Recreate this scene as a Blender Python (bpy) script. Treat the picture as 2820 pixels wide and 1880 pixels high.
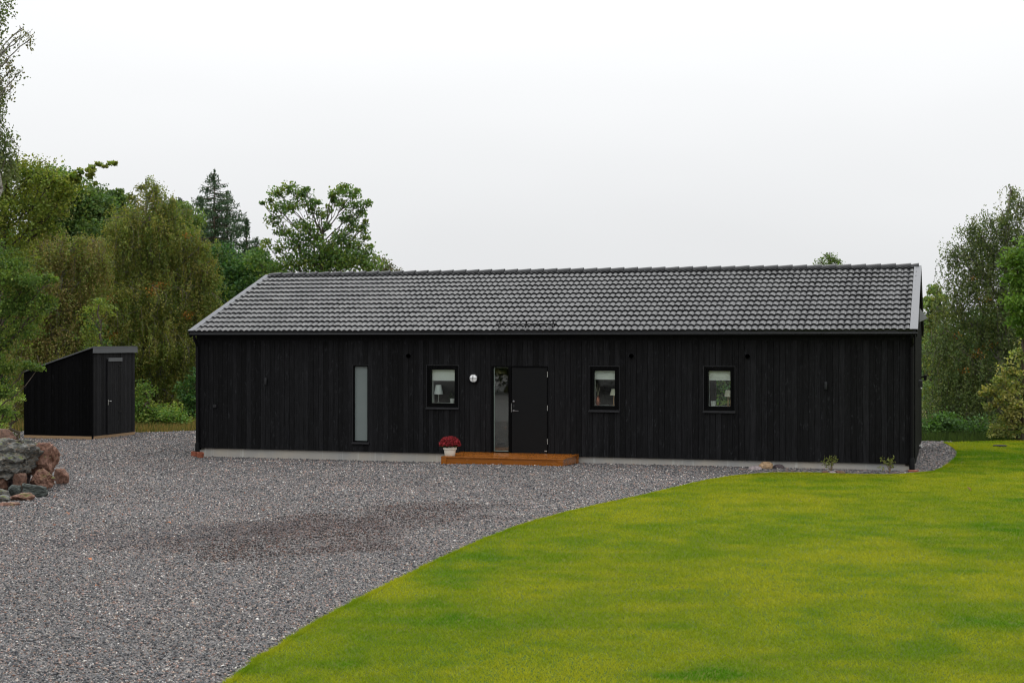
import bpy, bmesh, math, random
import numpy as np
from mathutils import Vector, Matrix, noise as mnoise

# ------------------------------------------------------------------ camera, sky, sun, exposure
for o in list(bpy.data.objects): bpy.data.objects.remove(o)
SC = bpy.context.scene
COL = SC.collection
R = math.radians
FPX = 4050.0                      # focal length in photo pixels (2820 wide)
CAMZ = 2.93
TH = R(16.5)                      # the house front turns this much away from the picture plane
CT, ST = math.cos(TH), math.sin(TH)
D0 = 36.0

cam_d = bpy.data.cameras.new('camera'); cam = bpy.data.objects.new('camera', cam_d); COL.objects.link(cam)
cam.location = (0, 0, CAMZ); cam.rotation_euler = (R(90), 0, 0)
cam_d.sensor_width = 36; cam_d.lens = FPX/2820*36; cam_d.clip_start = .1; cam_d.clip_end = 2000
cam_d.dof.use_dof = True; cam_d.dof.focus_distance = 37; cam_d.dof.aperture_fstop = 5.6
SC.camera = cam

W = bpy.data.worlds.new('World'); SC.world = W; W.use_nodes = True
nt = W.node_tree; nt.nodes.clear()
out = nt.nodes.new('ShaderNodeOutputWorld'); bg = nt.nodes.new('ShaderNodeBackground')
sky = nt.nodes.new('ShaderNodeTexSky'); sky.sky_type = 'NISHITA'; sky.sun_disc = False
SUN_EL, SUN_AZ = R(52), R(205)
sky.sun_elevation = SUN_EL; sky.sun_rotation = SUN_AZ; sky.dust_density = 6; sky.air_density = 1.0
hs = nt.nodes.new('ShaderNodeHueSaturation'); hs.inputs['Saturation'].default_value = .12
nt.links.new(sky.outputs[0], hs.inputs['Color'])
tc = nt.nodes.new('ShaderNodeTexCoord'); sx = nt.nodes.new('ShaderNodeSeparateXYZ')
nt.links.new(tc.outputs['Generated'], sx.inputs[0])
def wmath(op, a, b, clamp=False):
    n = nt.nodes.new('ShaderNodeMath'); n.operation = op; n.use_clamp = clamp
    for i, v in enumerate((a, b)):
        if v is None: continue
        if isinstance(v, (int, float)): n.inputs[i].default_value = v
        else: nt.links.new(v, n.inputs[i])
    return n.outputs[0]
zc = wmath('MAXIMUM', sx.outputs[2], 0.0)
# overcast cloud: brighter towards the zenith; soft cloud variation
cn = nt.nodes.new('ShaderNodeTexNoise'); cn.inputs['Scale'].default_value = 2.2; cn.inputs['Detail'].default_value = 3
mp = nt.nodes.new('ShaderNodeMapping'); mp.inputs['Scale'].default_value = (1, 1, 3.2)
nt.links.new(tc.outputs['Generated'], mp.inputs[0]); nt.links.new(mp.outputs[0], cn.inputs['Vector'])
grad = wmath('ADD', wmath('MULTIPLY', wmath('POWER', zc, 1.5), 2.3), 8.45/10)
grad = wmath('ADD', grad, wmath('MULTIPLY', wmath('SUBTRACT', cn.outputs[0], .5), .16))
grad = wmath('MULTIPLY', grad, 10.0)
cr = nt.nodes.new('ShaderNodeCombineColor')
nt.links.new(wmath('MULTIPLY', grad, .985), cr.inputs[0]); nt.links.new(wmath('MULTIPLY', grad, .998), cr.inputs[1])
nt.links.new(wmath('MULTIPLY', grad, 1.012), cr.inputs[2])
mx = nt.nodes.new('ShaderNodeMix'); mx.data_type = 'RGBA'; mx.inputs['Factor'].default_value = .94
nt.links.new(hs.outputs[0], mx.inputs[6]); nt.links.new(cr.outputs[0], mx.inputs[7])
nt.links.new(mx.outputs[2], bg.inputs['Color']); bg.inputs['Strength'].default_value = .1
nt.links.new(bg.outputs[0], out.inputs[0])

sl = bpy.data.lights.new('sun', 'SUN'); sl.energy = .55; sl.angle = R(25); sl.color = (1, .97, .93)
so = bpy.data.objects.new('sun', sl); COL.objects.link(so)
so.rotation_euler = (R(90)-SUN_EL, 0, R(180)-SUN_AZ+R(180))
SC.view_settings.view_transform = 'Standard'; SC.view_settings.look = 'None'
SC.view_settings.exposure = 0; SC.view_settings.gamma = 1; SC.view_settings.use_curve_mapping = False
SC.cycles.filter_width = 1.15; SC.cycles.max_bounces = 8; SC.cycles.transparent_max_bounces = 16
SC.cycles.diffuse_bounces = 3; SC.cycles.glossy_bounces = 3

# ------------------------------------------------------------------ photo geometry helpers (house frame: x along the front, y into the house)
def HU(px, w=0.0):
    x = (px-1410)/FPX
    t = (D0*CT + w)/(x*ST + CT)
    return x*t*CT - t*ST + D0*ST
def HZ(px, py, w=0.0):
    x = (px-1410)/FPX
    t = (D0*CT + w)/(x*ST + CT)
    return CAMZ - t*(py-940)/FPX
def G(px, py, z=0.0):             # point of the ground seen at a photo pixel
    t = (CAMZ-z)*FPX/(py-940)
    return ((px-1410)/FPX*t, t)
K = 2820/2352
def S(sx, sy, D):                 # point at distance D for a coordinate on the 2352-wide view
    return np.array([(sx*K-1410)/FPX*D, D, CAMZ - (sy*K-940)/FPX*D])

# ------------------------------------------------------------------ object helpers
def tag(o, label=None, cat=None, group=None, kind=None):
    if label: o['label'] = label
    if cat: o['category'] = cat
    if group: o['group'] = group
    if kind: o['kind'] = kind
    return o
def empty(name, loc=(0, 0, 0), rz=0):
    o = bpy.data.objects.new(name, None); COL.objects.link(o); o.location = loc; o.rotation_euler = (0, 0, rz)
    o.empty_display_size = .2
    return o
class MB:
    def __init__(s): s.v = []; s.f = []
    def add(s, vs, fs):
        n = len(s.v); s.v += [tuple(p) for p in vs]; s.f += [tuple(i+n for i in f) for f in fs]; return s
    def box(s, x0, x1, y0, y1, z0, z1, M=None):
        vs = [Vector(p) for p in ((x0,y0,z0),(x1,y0,z0),(x1,y1,z0),(x0,y1,z0),(x0,y0,z1),(x1,y0,z1),(x1,y1,z1),(x0,y1,z1))]
        if M: vs = [M @ p for p in vs]
        return s.add(vs, [(0,3,2,1),(4,5,6,7),(0,1,5,4),(1,2,6,5),(2,3,7,6),(3,0,4,7)])
    def prism(s, poly, axis, a, b):
        # poly: 2D points in the other two axes, extruded along axis from a to b
        def P(p, t):
            return {'x': (t, p[0], p[1]), 'y': (p[0], t, p[1]), 'z': (p[0], p[1], t)}[axis]
        n = len(poly); vs = [P(p, a) for p in poly] + [P(p, b) for p in poly]
        fs = [tuple(range(n))[::-1], tuple(range(n, 2*n))] + [(i, (i+1) % n, n+(i+1) % n, n+i) for i in range(n)]
        return s.add(vs, fs)
    def lathe(s, c, prof, n=24, axis='z', cap=True):
        vs = []; fs = []
        for (r, h) in prof:
            for k in range(n):
                a = 2*math.pi*k/n
                d = (r*math.cos(a), r*math.sin(a))
                p = {'z': (d[0], d[1], h), 'y': (d[0], h, d[1]), 'x': (h, d[0], d[1])}[axis]
                vs.append((c[0]+p[0], c[1]+p[1], c[2]+p[2]))
        for i in range(len(prof)-1):
            for k in range(n): fs.append((i*n+k, i*n+(k+1) % n, (i+1)*n+(k+1) % n, (i+1)*n+k))
        if cap: fs.append(tuple(range(n))); fs.append(tuple(range((len(prof)-1)*n, len(prof)*n)))
        return s.add(vs, fs)
    def tube(s, pts, rad, n=8):
        pts = [Vector(p) for p in pts]
        if not hasattr(rad, '__len__'): rad = [rad]*len(pts)
        vs = []; fs = []
        for i, p in enumerate(pts):
            d = (pts[min(i+1, len(pts)-1)]-pts[max(i-1, 0)]).normalized()
            a = d.cross(Vector((0, 0, 1)) if abs(d.z) < .9 else Vector((1, 0, 0))).normalized(); b = d.cross(a)
            for k in range(n):
                t = 2*math.pi*k/n; vs.append(p + (a*math.cos(t)+b*math.sin(t))*rad[i])
        for i in range(len(pts)-1):
            for k in range(n): fs.append((i*n+k, i*n+(k+1) % n, (i+1)*n+(k+1) % n, (i+1)*n+k))
        fs.append(tuple(range(n))); fs.append(tuple(range((len(pts)-1)*n, len(pts)*n)))
        return s.add(vs, fs)
    def build(s, name, mat, parent=None, smooth=False, bevel=0):
        me = bpy.data.meshes.new(name); me.from_pydata(s.v, [], s.f)
        b = bmesh.new(); b.from_mesh(me); bmesh.ops.recalc_face_normals(b, faces=b.faces)
        if bevel:
            es = [e for e in b.edges if len(e.link_faces) == 2 and e.calc_face_angle(0) > .6]
            bmesh.ops.bevel(b, geom=es, offset=bevel, segments=2, affect='EDGES', profile=.5)
        b.to_mesh(me); b.free()
        me.materials.append(mat)
        if smooth:
            me.polygons.foreach_set('use_smooth', [True]*len(me.polygons)); me.set_sharp_from_angle(angle=R(40))
        o = bpy.data.objects.new(name, me); COL.objects.link(o)
        if parent: o.parent = parent
        return o
def np_mesh(name, v, f, mat, parent=None, col=None, smooth=False):
    """v (N,3), f (M,k) faces of one size, col (N,3) per-point colour"""
    me = bpy.data.meshes.new(name); M, k = f.shape
    me.vertices.add(len(v)); me.vertices.foreach_set('co', v.astype(np.float32).ravel())
    me.loops.add(M*k); me.loops.foreach_set('vertex_index', f.astype(np.int32).ravel())
    me.polygons.add(M); me.polygons.foreach_set('loop_start', np.arange(0, M*k, k, dtype=np.int32))
    if smooth: me.polygons.foreach_set('use_smooth', np.ones(M, dtype=bool))
    me.update(calc_edges=True)
    if col is not None:
        a = me.color_attributes.new('tint', 'FLOAT_COLOR', 'POINT')
        a.data.foreach_set('color', np.hstack([col, np.ones((len(col), 1))]).astype(np.float32).ravel())
    me.materials.append(mat)
    o = bpy.data.objects.new(name, me); COL.objects.link(o)
    if parent: o.parent = parent
    return o

# ------------------------------------------------------------------ materials
class NT:
    def __init__(s, name):
        s.m = bpy.data.materials.new(name); s.m.use_nodes = True; s.t = s.m.node_tree
        s.b = s.t.nodes['Principled BSDF']; s.o = s.t.nodes['Material Output']
    def n(s, typ, **kw):
        x = s.t.nodes.new('ShaderNode'+typ)
        for k, v in kw.items():
            if k in x.inputs:
                if hasattr(v, 'is_linked') or isinstance(v, bpy.types.NodeSocket): s.t.links.new(v, x.inputs[k])
                else: x.inputs[k].default_value = v
            else: setattr(x, k, v)
        return x
    def l(s, a, b): s.t.links.new(a, b)
    def math(s, op, a, b=0.0, clamp=False):
        x = s.t.nodes.new('ShaderNodeMath'); x.operation = op; x.use_clamp = clamp
        for i, v in enumerate((a, b)):
            if isinstance(v, bpy.types.NodeSocket): s.l(v, x.inputs[i])
            else: x.inputs[i].default_value = v
        return x.outputs[0]
    def mix(s, f, a, b, typ='MIX'):
        x = s.t.nodes.new('ShaderNodeMix'); x.data_type = 'RGBA'; x.blend_type = typ
        for i, v in ((0, f), (6, a), (7, b)):
            if isinstance(v, bpy.types.NodeSocket): s.l(v, x.inputs[i])
            elif i == 0: x.inputs[0].default_value = v
            else: x.inputs[i].default_value = (*v, 1) if len(v) == 3 else v
        return x.outputs[2]
    def ramp(s, f, stops, interp='LINEAR'):
        x = s.t.nodes.new('ShaderNodeValToRGB'); x.color_ramp.interpolation = interp
        el = x.color_ramp.elements
        while len(el) < len(stops): el.new(.5)
        for e, (p, c) in zip(el, stops):
            e.position = p; e.color = (c, c, c, 1) if isinstance(c, (int, float)) else (*c, 1)
        s.l(f, x.inputs[0]); return x.outputs[0]
    def coord(s, kind='Object', scale=(1, 1, 1), loc=(0, 0, 0)):
        c = s.t.nodes.new('ShaderNodeTexCoord'); m = s.t.nodes.new('ShaderNodeMapping')
        m.inputs['Scale'].default_value = scale; m.inputs['Location'].default_value = loc
        s.l(c.outputs[kind], m.inputs[0]); return m.outputs[0]
    def noise(s, vec, scale, detail=4, rough=.55, dist=0):
        x = s.n('TexNoise', Scale=scale, Detail=detail, Roughness=rough, Distortion=dist); s.l(vec, x.inputs['Vector']); return x.outputs[0]
    def set(s, **kw):
        mp = dict(color='Base Color', rough='Roughness', metal='Metallic', spec='Specular IOR Level', coat='Coat Weight', coatr='Coat Roughness', normal='Normal', trans='Transmission Weight')
        for k, v in kw.items():
            i = s.b.inputs[mp[k]]
            if isinstance(v, bpy.types.NodeSocket): s.l(v, i)
            else: i.default_value = (*v, 1) if k == 'color' else v
        return s
    def bump(s, h, strength=.5, dist=.01):
        x = s.t.nodes.new('ShaderNodeBump'); x.inputs['Strength'].default_value = strength; x.inputs['Distance'].default_value = dist
        s.l(h, x.inputs['Height']); s.l(x.outputs[0], s.b.inputs['Normal']); return s

def simple(name, color, rough=.5, spec=.5, metal=0, var=.12, scale=6, bump=0):
    m = NT(name); c = m.coord()
    n = m.noise(c, scale, 5)
    f = m.math('ADD', m.math('MULTIPLY', m.math('SUBTRACT', n, .5), 2*var), 1.0)
    m.set(color=m.mix(1.0, color, m.n('CombineColor', Red=f, Green=f, Blue=f).outputs[0], 'MULTIPLY'), rough=rough, spec=spec, metal=metal)
    if bump: m.bump(m.noise(c, scale*20, 3), bump, .004)
    return m.m

def board_mat(name, dark, light, pitch, axis=0, knot=(.03, .031, .034), spec=.10):
    m = NT(name); c0 = m.coord()
    sp = m.n('SeparateXYZ'); m.l(c0, sp.inputs[0])
    idx = m.math('FLOOR', m.math('DIVIDE', sp.outputs[axis], pitch))
    wn = m.n('TexWhiteNoise', noise_dimensions='1D'); m.l(idx, wn.inputs['W'])
    off = m.math('MULTIPLY', wn.outputs[0], 37.0)
    cv = m.n('CombineXYZ'); m.l(sp.outputs[0], cv.inputs[0]); m.l(sp.outputs[1], cv.inputs[1]); m.l(m.math('ADD', sp.outputs[2], off), cv.inputs[2])
    def sc(sv):
        q = m.t.nodes.new('ShaderNodeVectorMath'); q.operation = 'MULTIPLY'; q.inputs[1].default_value = sv; m.l(cv.outputs[0], q.inputs[0]); return q.outputs[0]
    grain = m.noise(sc((60, 60, 2.0)), 1, 6, .65, .3)
    blot = m.noise(sc((9, 9, 3.5)), 1, 4, .6, .6)
    kn = m.noise(sc((16, 16, 7)), 1, 3, .5, 1.2)
    base = m.mix(m.ramp(grain, [(.3, 0.0), (.75, 1.0)]), dark, light)
    f = m.math('ADD', m.math('MULTIPLY', wn.outputs[0], .9), .5)
    base = m.mix(1.0, base, m.n('CombineColor', Red=f, Green=f, Blue=f).outputs[0], 'MULTIPLY')
    base = m.mix(m.math('MULTIPLY', m.ramp(kn, [(.58, 0.0), (.74, .75)]), m.ramp(blot, [(.38, 0.0), (.6, 1.0)])), base, knot)
    m.set(color=base, rough=m.ramp(blot, [(.3, .55), (.7, .8)]), spec=spec)
    m.bump(m.math('ADD', grain, m.math('MULTIPLY', kn, .5)), .35, .003)
    return m.m

M_CLAD = board_mat('black_stained_boards', (.0016, .0016, .0019), (.0128, .0128, .0142), .135)
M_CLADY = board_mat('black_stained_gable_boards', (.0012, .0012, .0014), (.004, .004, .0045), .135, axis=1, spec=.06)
M_CLADF = simple('matt_black_flange', (.010, .010, .011), .7, .1)
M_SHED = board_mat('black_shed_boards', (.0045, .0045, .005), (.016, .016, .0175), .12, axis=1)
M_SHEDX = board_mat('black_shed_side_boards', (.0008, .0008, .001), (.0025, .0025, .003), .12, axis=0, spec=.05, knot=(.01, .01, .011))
M_BLACK = simple('black_painted_metal', (.003, .003, .0035), .5, .14)
M_DOOR = simple('black_door_paint', (.0035, .0037, .0042), .5, .16, var=.05)
M_FRAME = simple('black_window_frame', (.0008, .0009, .0011), .45, .07)
M_SILLM = simple('dark_sill_metal', (.018, .018, .02), .4, .35, .2)
M_STEEL = simple('brushed_steel', (.55, .55, .54), .3, .5, .9)
M_DSTEEL = simple('dark_steel', (.16, .16, .165), .35, .5, .7)
M_FLASH = simple('grey_roof_metal', (.10, .104, .112), .5, .3, .0, var=.06)
M_FASCIA = simple('dark_grey_fascia', (.014, .0145, .016), .5, .25, 0)
M_SHEDTRIM = simple('grey_zinc_trim', (.08, .084, .088), .5, .3, 0)
M_WHITE = simple('white_paint', (.78, .78, .76), .5)
M_PLAST = simple('white_opal_plastic', (.85, .86, .86), .35, var=.03)
M_TERRA = simple('orange_clay_pipe', (.22, .06, .028), .7, var=.3, scale=20)
M_PALE = simple('bare_timber', (.26, .165, .085), .75, var=.25, scale=12)
M_SHADE = simple('linen_lampshade', (.80, .76, .62), .8, var=.03)
M_SHADEW = simple('white_lampshade', (.88, .90, .90), .8, var=.02)
M_LAMPWOOD = simple('oiled_lamp_wood', (.55, .33, .16), .5)
M_COPPER = simple('copper_glaze', (.50, .17, .11), .2, .6, .7)
M_TWIG = simple('pale_twig', (.38, .34, .24), .7)
M_POT = simple('cream_ceramic', (.70, .67, .58), .35, var=.05)
M_BLIND = simple('pale_green_blind', (.84, .85, .81), .8, var=.05)

def roof_mat():
    m = NT('dark_concrete_tiles'); c = m.coord()
    n = m.noise(c, 3.0, 6, .6); n2 = m.noise(c, 60, 4)
    col = m.mix(m.ramp(n, [(.3, 0.0), (.7, 1.0)]), (.007, .0074, .0082), (.012, .0127, .014))
    sp = m.n('SeparateXYZ'); m.l(c, sp.inputs[0])
    ix = m.math('FLOOR', m.math('DIVIDE', sp.outputs[0], .30)); iy = m.math('FLOOR', m.math('DIVIDE', m.math('ADD', sp.outputs[1], .3), .3335))
    cv = m.n('CombineXYZ'); m.l(ix, cv.inputs[0]); m.l(iy, cv.inputs[1])
    wn = m.n('TexWhiteNoise', noise_dimensions='2D'); m.l(cv.outputs[0], wn.inputs['Vector'])
    f = m.math('ADD', m.math('MULTIPLY', wn.outputs[0], .35), .82)
    col = m.mix(1.0, col, m.n('CombineColor', Red=f, Green=f, Blue=f).outputs[0], 'MULTIPLY')
    m.set(color=col, spec=.30, coat=.0, coatr=.3)
    r = m.math('ADD', m.math('MULTIPLY', wn.outputs[0], .08), m.ramp(n2, [(.3, .20), (.75, .36)])); m.set(rough=r)
    m.bump(n2, .12, .003)
    return m.m
M_TILE = roof_mat()

def concrete_mat():
    m = NT('cast_concrete_plinth'); c = m.coord()
    a = m.noise(m.coord(scale=(9, 9, .35)), 1, 5, .6); b = m.noise(c, 1.2, 3); d = m.noise(c, 230, 4)
    col = m.mix(m.ramp(b, [(.35, 0.0), (.65, 1.0)]), (.30, .30, .29), (.40, .365, .31))
    col = m.mix(m.ramp(a, [(.58, 0.0), (.7, .55)]), col, (.55, .55, .53))
    col = m.mix(m.math('MULTIPLY', d, .25), col, (.12, .12, .12))
    m.set(color=col, rough=.85, spec=.2); m.bump(d, .3, .004); return m.m
M_CONC = concrete_mat()

def deck_mat():
    m = NT('oiled_deck_boards'); c = m.coord()
    sp = m.n('SeparateXYZ'); m.l(c, sp.inputs[0])
    idx = m.math('FLOOR', m.math('DIVIDE', sp.outputs[1], .12))
    wn = m.n('TexWhiteNoise', noise_dimensions='1D'); m.l(idx, wn.inputs['W'])
    g = m.noise(m.coord(scale=(2.2, 40, 40)), 1, 6, .6, .5); k = m.noise(m.coord(scale=(2, 5, 5)), 1, 2, .5, 1)
    col = m.mix(m.ramp(g, [(.2, 0.0), (.8, 1.0)]), (.16, .046, .004), (.31, .10, .009))
    f = m.math('ADD', m.math('MULTIPLY', wn.outputs[0], .4), .8)
    col = m.mix(1.0, col, m.n('CombineColor', Red=f, Green=f, Blue=f).outputs[0], 'MULTIPLY')
    col = m.mix(m.ramp(k, [(.70, 0.0), (.78, .5)]), col, (.09, .028, .006))
    m.set(color=col, rough=m.ramp(k, [(.3, .16), (.7, .36)]), spec=.5); m.bump(g, .2, .003); return m.m
M_DECK = deck_mat()

def glass_mat(name='window_glass', k=1.1):
    m = NT(name); m.t.nodes.remove(m.b)
    fr = m.n('Fresnel', IOR=1.5); tr = m.n('BsdfTransparent', Color=(.94, .965, .95, 1)); gl = m.n('BsdfGlossy', Roughness=.02, Color=(.95, 1, .97, 1))
    f = m.math('MULTIPLY', fr.outputs[0], k, True)
    mx = m.t.nodes.new('ShaderNodeMixShader'); m.l(f, mx.inputs[0]); m.l(tr.outputs[0], mx.inputs[1]); m.l(gl.outputs[0], mx.inputs[2])
    m.l(mx.outputs[0], m.o.inputs[0]); return m.m
M_GLASS = glass_mat(); M_SIDEGL = glass_mat('sidelight_glass', 3.2)
def frost_mat():
    m = NT('frosted_glass'); c = m.coord()
    n = m.noise(m.coord(scale=(1, 1, 1.6)), 1.3, 3)
    m.set(color=m.mix(n, (.11, .135, .13), (.145, .168, .163)), rough=.32, spec=.5, coat=.3, coatr=.15); return m.m
M_FROST = frost_mat()

def gravel_mat():
    m = NT('crushed_gravel'); c = m.coord()
    w = m.noise(c, 5, 2)
    v1 = m.n('TexVoronoi', Scale=52.0); m.l(c, v1.inputs['Vector'])
    v2 = m.n('TexVoronoi', Scale=95.0); m.l(c, v2.inputs['Vector'])
    s1 = m.n('SeparateColor'); m.l(v1.outputs['Color'], s1.inputs[0])
    s2 = m.n('SeparateColor'); m.l(v2.outputs['Color'], s2.inputs[0])
    pal = [(0, (.035, .037, .042)), (.22, (.085, .088, .095)), (.45, (.16, .165, .17)), (.66, (.24, .225, .22)), (.80, (.30, .215, .185)), (.88, (.40, .37, .33)), (1, (.55, .54, .52))]
    c1 = m.ramp(s1.outputs[0], pal); c2 = m.ramp(s2.outputs[1], pal)
    col = m.mix(.4, c1, c2)
    big = m.noise(c, .32, 4, .55); med = m.noise(c, 1.7, 4, .6)
    col = m.mix(1.0, col, m.ramp(med, [(.25, .50), (.75, .80)]), 'MULTIPLY')
    col = m.mix(1.0, col, m.mix(m.ramp(big, [(.4, 0.0), (.62, 1.0)]), (1, 1, 1), (1.02, .97, .96)), 'MULTIPLY')
    # damp, finer patch in front of the house
    sp = m.n('SeparateXYZ'); m.l(c, sp.inputs[0])
    wob = m.noise(c, .55, 5, .65)
    dx = m.math('DIVIDE', m.math('ADD', sp.outputs[0], 4.2), 3.6); dy = m.math('DIVIDE', m.math('SUBTRACT', sp.outputs[1], m.math('ADD', m.math('MULTIPLY', sp.outputs[0], .55), 25.1)), 1.5)
    rr = m.math('ADD', m.math('MULTIPLY', dx, dx), m.math('MULTIPLY', dy, dy))
    rr = m.math('ADD', rr, m.math('MULTIPLY', m.math('SUBTRACT', wob, .5), 3.2))
    wet = m.ramp(rr, [(.1, 1.0), (1.0, 0.0)])
    col = m.mix(m.math('MULTIPLY', wet, .85), col, m.mix(1.0, col, (.56, .49, .51), 'MULTIPLY'))
    m.set(color=col, rough=.75, spec=.3)
    h = m.math('ADD', m.math('MULTIPLY', v1.outputs['Distance'], -1.0), m.math('MULTIPLY', v2.outputs['Distance'], -.6))
    m.bump(h, .9, .02); return m.m
M_GRAVEL = gravel_mat()

def tint_mat(name, rough=.6, transl=0.0, spec=.3, jitter=0.0):
    m = NT(name)
    a = m.n('Attribute', attribute_name='tint')
    m.set(color=a.outputs['Color'], rough=rough, spec=spec)
    if transl:
        t = m.n('BsdfTranslucent'); g = m.mix(1.0, a.outputs['Color'], (1.25, 1.35, .6), 'MULTIPLY'); m.l(g, t.inputs['Color'])
        mx = m.t.nodes.new('ShaderNodeMixShader'); mx.inputs[0].default_value = transl
        m.l(m.b.outputs[0], mx.inputs[1]); m.l(t.outputs[0], mx.inputs[2]); m.l(mx.outputs[0], m.o.inputs[0])
    return m.m
M_LEAF = tint_mat('leaves', .6, .42, .25)
M_NEEDLE = tint_mat('needles', .6, .1, .3)
M_BLADE = tint_mat('grass_blades', .9, .35, .04)
M_STONE = tint_mat('loose_gravel_stones', .7, 0, .3)
M_PETAL = tint_mat('flower_petals', .6, .2, .2)

def lawn_mat():
    m = NT('mown_lawn'); c = m.coord()
    a = m.noise(c, .42, 5, .6, .4); b = m.noise(c, 1.5, 5, .62, .3); d = m.noise(m.coord(scale=(1, 1, 1)), 28, 4, .7); e = m.noise(c, .16, 3)
    col = m.mix(m.ramp(a, [(.36, 0.0), (.62, 1.0)]), (.042, .072, .002), (.09, .095, .003))
    col = m.mix(m.ramp(e, [(.35, .5), (.6, 0.0)]), col, (.055, .11, .007))
    col = m.mix(m.ramp(b, [(.60, 0.0), (.74, .7)]), col, (.035, .085, .005))
    col = m.mix(m.ramp(b, [(.26, .6), (.40, 0.0)]), col, (.165, .165, .022))
    # lusher dark green tufts
    v = m.n('TexVoronoi', Scale=.34, Randomness=1.0); m.l(c, v.inputs['Vector'])
    col = m.mix(m.ramp(m.math('ADD', v.outputs['Distance'], m.math('MULTIPLY', m.math('SUBTRACT', b, .5), .5)), [(.05, .8), (.14, 0.0)]), col, (.018, .065, .004))
    col = m.mix(1.0, col, m.ramp(d, [(.2, .84), (.8, 1.16)]), 'MULTIPLY')
    m.set(color=col, rough=.8, spec=.12); m.bump(d, .4, .02); return m.m
M_LAWN = lawn_mat()

def floor_mat():
    m = NT('woodland_floor'); c = m.coord()
    a = m.noise(c, .5, 5); b = m.noise(c, 6, 5, .7)
    col = m.mix(m.ramp(a, [(.4, 0.0), (.6, 1.0)]), (.05, .065, .018), (.11, .09, .035))
    col = m.mix(m.ramp(b, [(.4, 0.0), (.7, .7)]), col, (.16, .13, .05))
    m.set(color=col, rough=.9, spec=.1); m.bump(b, 1, .08); return m.m
M_FLOOR = floor_mat()

def rock_mat(name, c1, c2, c3, strata=0, moss=.0):
    m = NT(name); c = m.coord()
    vec = m.coord(scale=(1, 1, 5)) if strata else c
    a = m.noise(vec, 2.4, 6, .6, .8); b = m.noise(c, 16, 6, .65, .4); d = m.noise(vec, 7, 5, .6, 1.0)
    col = m.mix(m.ramp(a, [(.38, 0.0), (.62, 1.0)]), c1, c2)
    col = m.mix(m.ramp(d, [(.5, 0.0), (.68, .8)]), col, c3)
    col = m.mix(1.0, col, m.ramp(b, [(.25, .35), (.75, 1.5)]), 'MULTIPLY')
    if moss:
        g = m.n('NewGeometry'); s = m.n('SeparateXYZ'); m.l(g.outputs['Normal'], s.inputs[0])
        f = m.math('MULTIPLY', m.ramp(s.outputs[2], [(.45, 0.0), (.8, 1.0)]), m.ramp(m.noise(c, 5, 4), [(.5, 0.0), (.62, moss)]))
        col = m.mix(f, col, (.07, .085, .012))
    m.set(color=col, rough=.7, spec=.3); m.bump(m.math('ADD', b, d), .8, .03); return m.m
M_SLATE = rock_mat('grey_slate_rock', (.060, .062, .058), (.14, .14, .13), (.19, .135, .085), 1, .9)
M_SLATED = rock_mat('dark_green_slate', (.022, .028, .025), (.05, .06, .053), (.08, .09, .075), 1)
M_PINK = rock_mat('pink_granite_rock', (.13, .062, .04), (.23, .13, .095), (.07, .028, .015), 0, .9)
M_BROWN = rock_mat('red_brown_rock', (.08, .04, .026), (.14, .075, .05), (.04, .02, .014), 0)
M_TAN = rock_mat('tan_boulder', (.26, .17, .09), (.33, .22, .13), (.20, .12, .06), 0)
M_MAUVE = rock_mat('mauve_boulder', (.19, .155, .16), (.28, .23, .23), (.33, .29, .27), 0)
M_DARKR = rock_mat('dark_purple_boulder', (.04, .03, .035), (.08, .06, .06), (.12, .09, .08), 0)

def bark_mat(name, a, b, birch=False):
    m = NT(name); c = m.coord(scale=(6, 6, 1.2) if not birch else (3, 3, 9))
    n = m.noise(c, 1.5, 6, .7)
    m.set(color=m.mix(m.ramp(n, [(.48, 0.0), (.62, 1.0)]), a, b), rough=.85, spec=.15); m.bump(n, .8, .03); return m.m
M_BARK = bark_mat('grey_brown_bark', (.07, .055, .04), (.13, .11, .085))
M_BIRCH = bark_mat('birch_bark', (.26, .25, .21), (.06, .05, .04), True)

# ------------------------------------------------------------------ ground
g = MB(); g.add([(-600, -600, -.09), (600, -600, -.09), (600, 900, -.09), (-600, 900, -.09)], [(0, 1, 2, 3)])
tag(g.build('ground', M_FLOOR), kind='structure')

def smooth_poly(pts, n=10):
    P = [Vector((*p, 0)) for p in pts]; out = []
    for i in range(len(P)-1):
        p0 = P[max(i-1, 0)]; p1 = P[i]; p2 = P[i+1]; p3 = P[min(i+2, len(P)-1)]
        for k in range(n):
            t = k/n
            q = .5*((2*p1)+(-p0+p2)*t+(2*p0-5*p1+4*p2-p3)*t*t+(-p0+3*p1-3*p2+p3)*t**3)
            out.append((q.x, q.y))
    out.append((P[-1].x, P[-1].y)); return out
LZ = .022
edge_s = [(440, 1640), (525, 1568), (600, 1510), (700, 1447), (800, 1390), (900, 1339), (1000, 1290), (1100, 1244), (1200, 1206), (1300, 1178), (1400, 1155),
          (1500, 1133), (1600, 1109), (1680, 1095), (1760, 1088), (1850, 1087), (1950, 1090), (2050, 1091), (2110, 1087), (2150, 1082), (2180, 1066), (2202, 1046), (2196, 1030), (2172, 1016)]
edge = [G(a*K, b*K, LZ) for a, b in edge_s]
EDGE = smooth_poly(edge, 14)
EDGE = [(x+.03*mnoise.noise((x*3, y*3, 1))+.02*mnoise.noise((x*11, y*11, 1)), y+.03*mnoise.noise((x*3, y*3, 7))+.02*mnoise.noise((x*11, y*11, 9))) for x, y in EDGE]
e0 = EDGE[0]; eN = EDGE[-1]
lawn_poly = [(e0[0]-1.5, -12), ] + EDGE + [(eN[0]+2, eN[1]+.8), (eN[0]+9, eN[1]+.3), (60, 40), (60, -12)]
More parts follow.
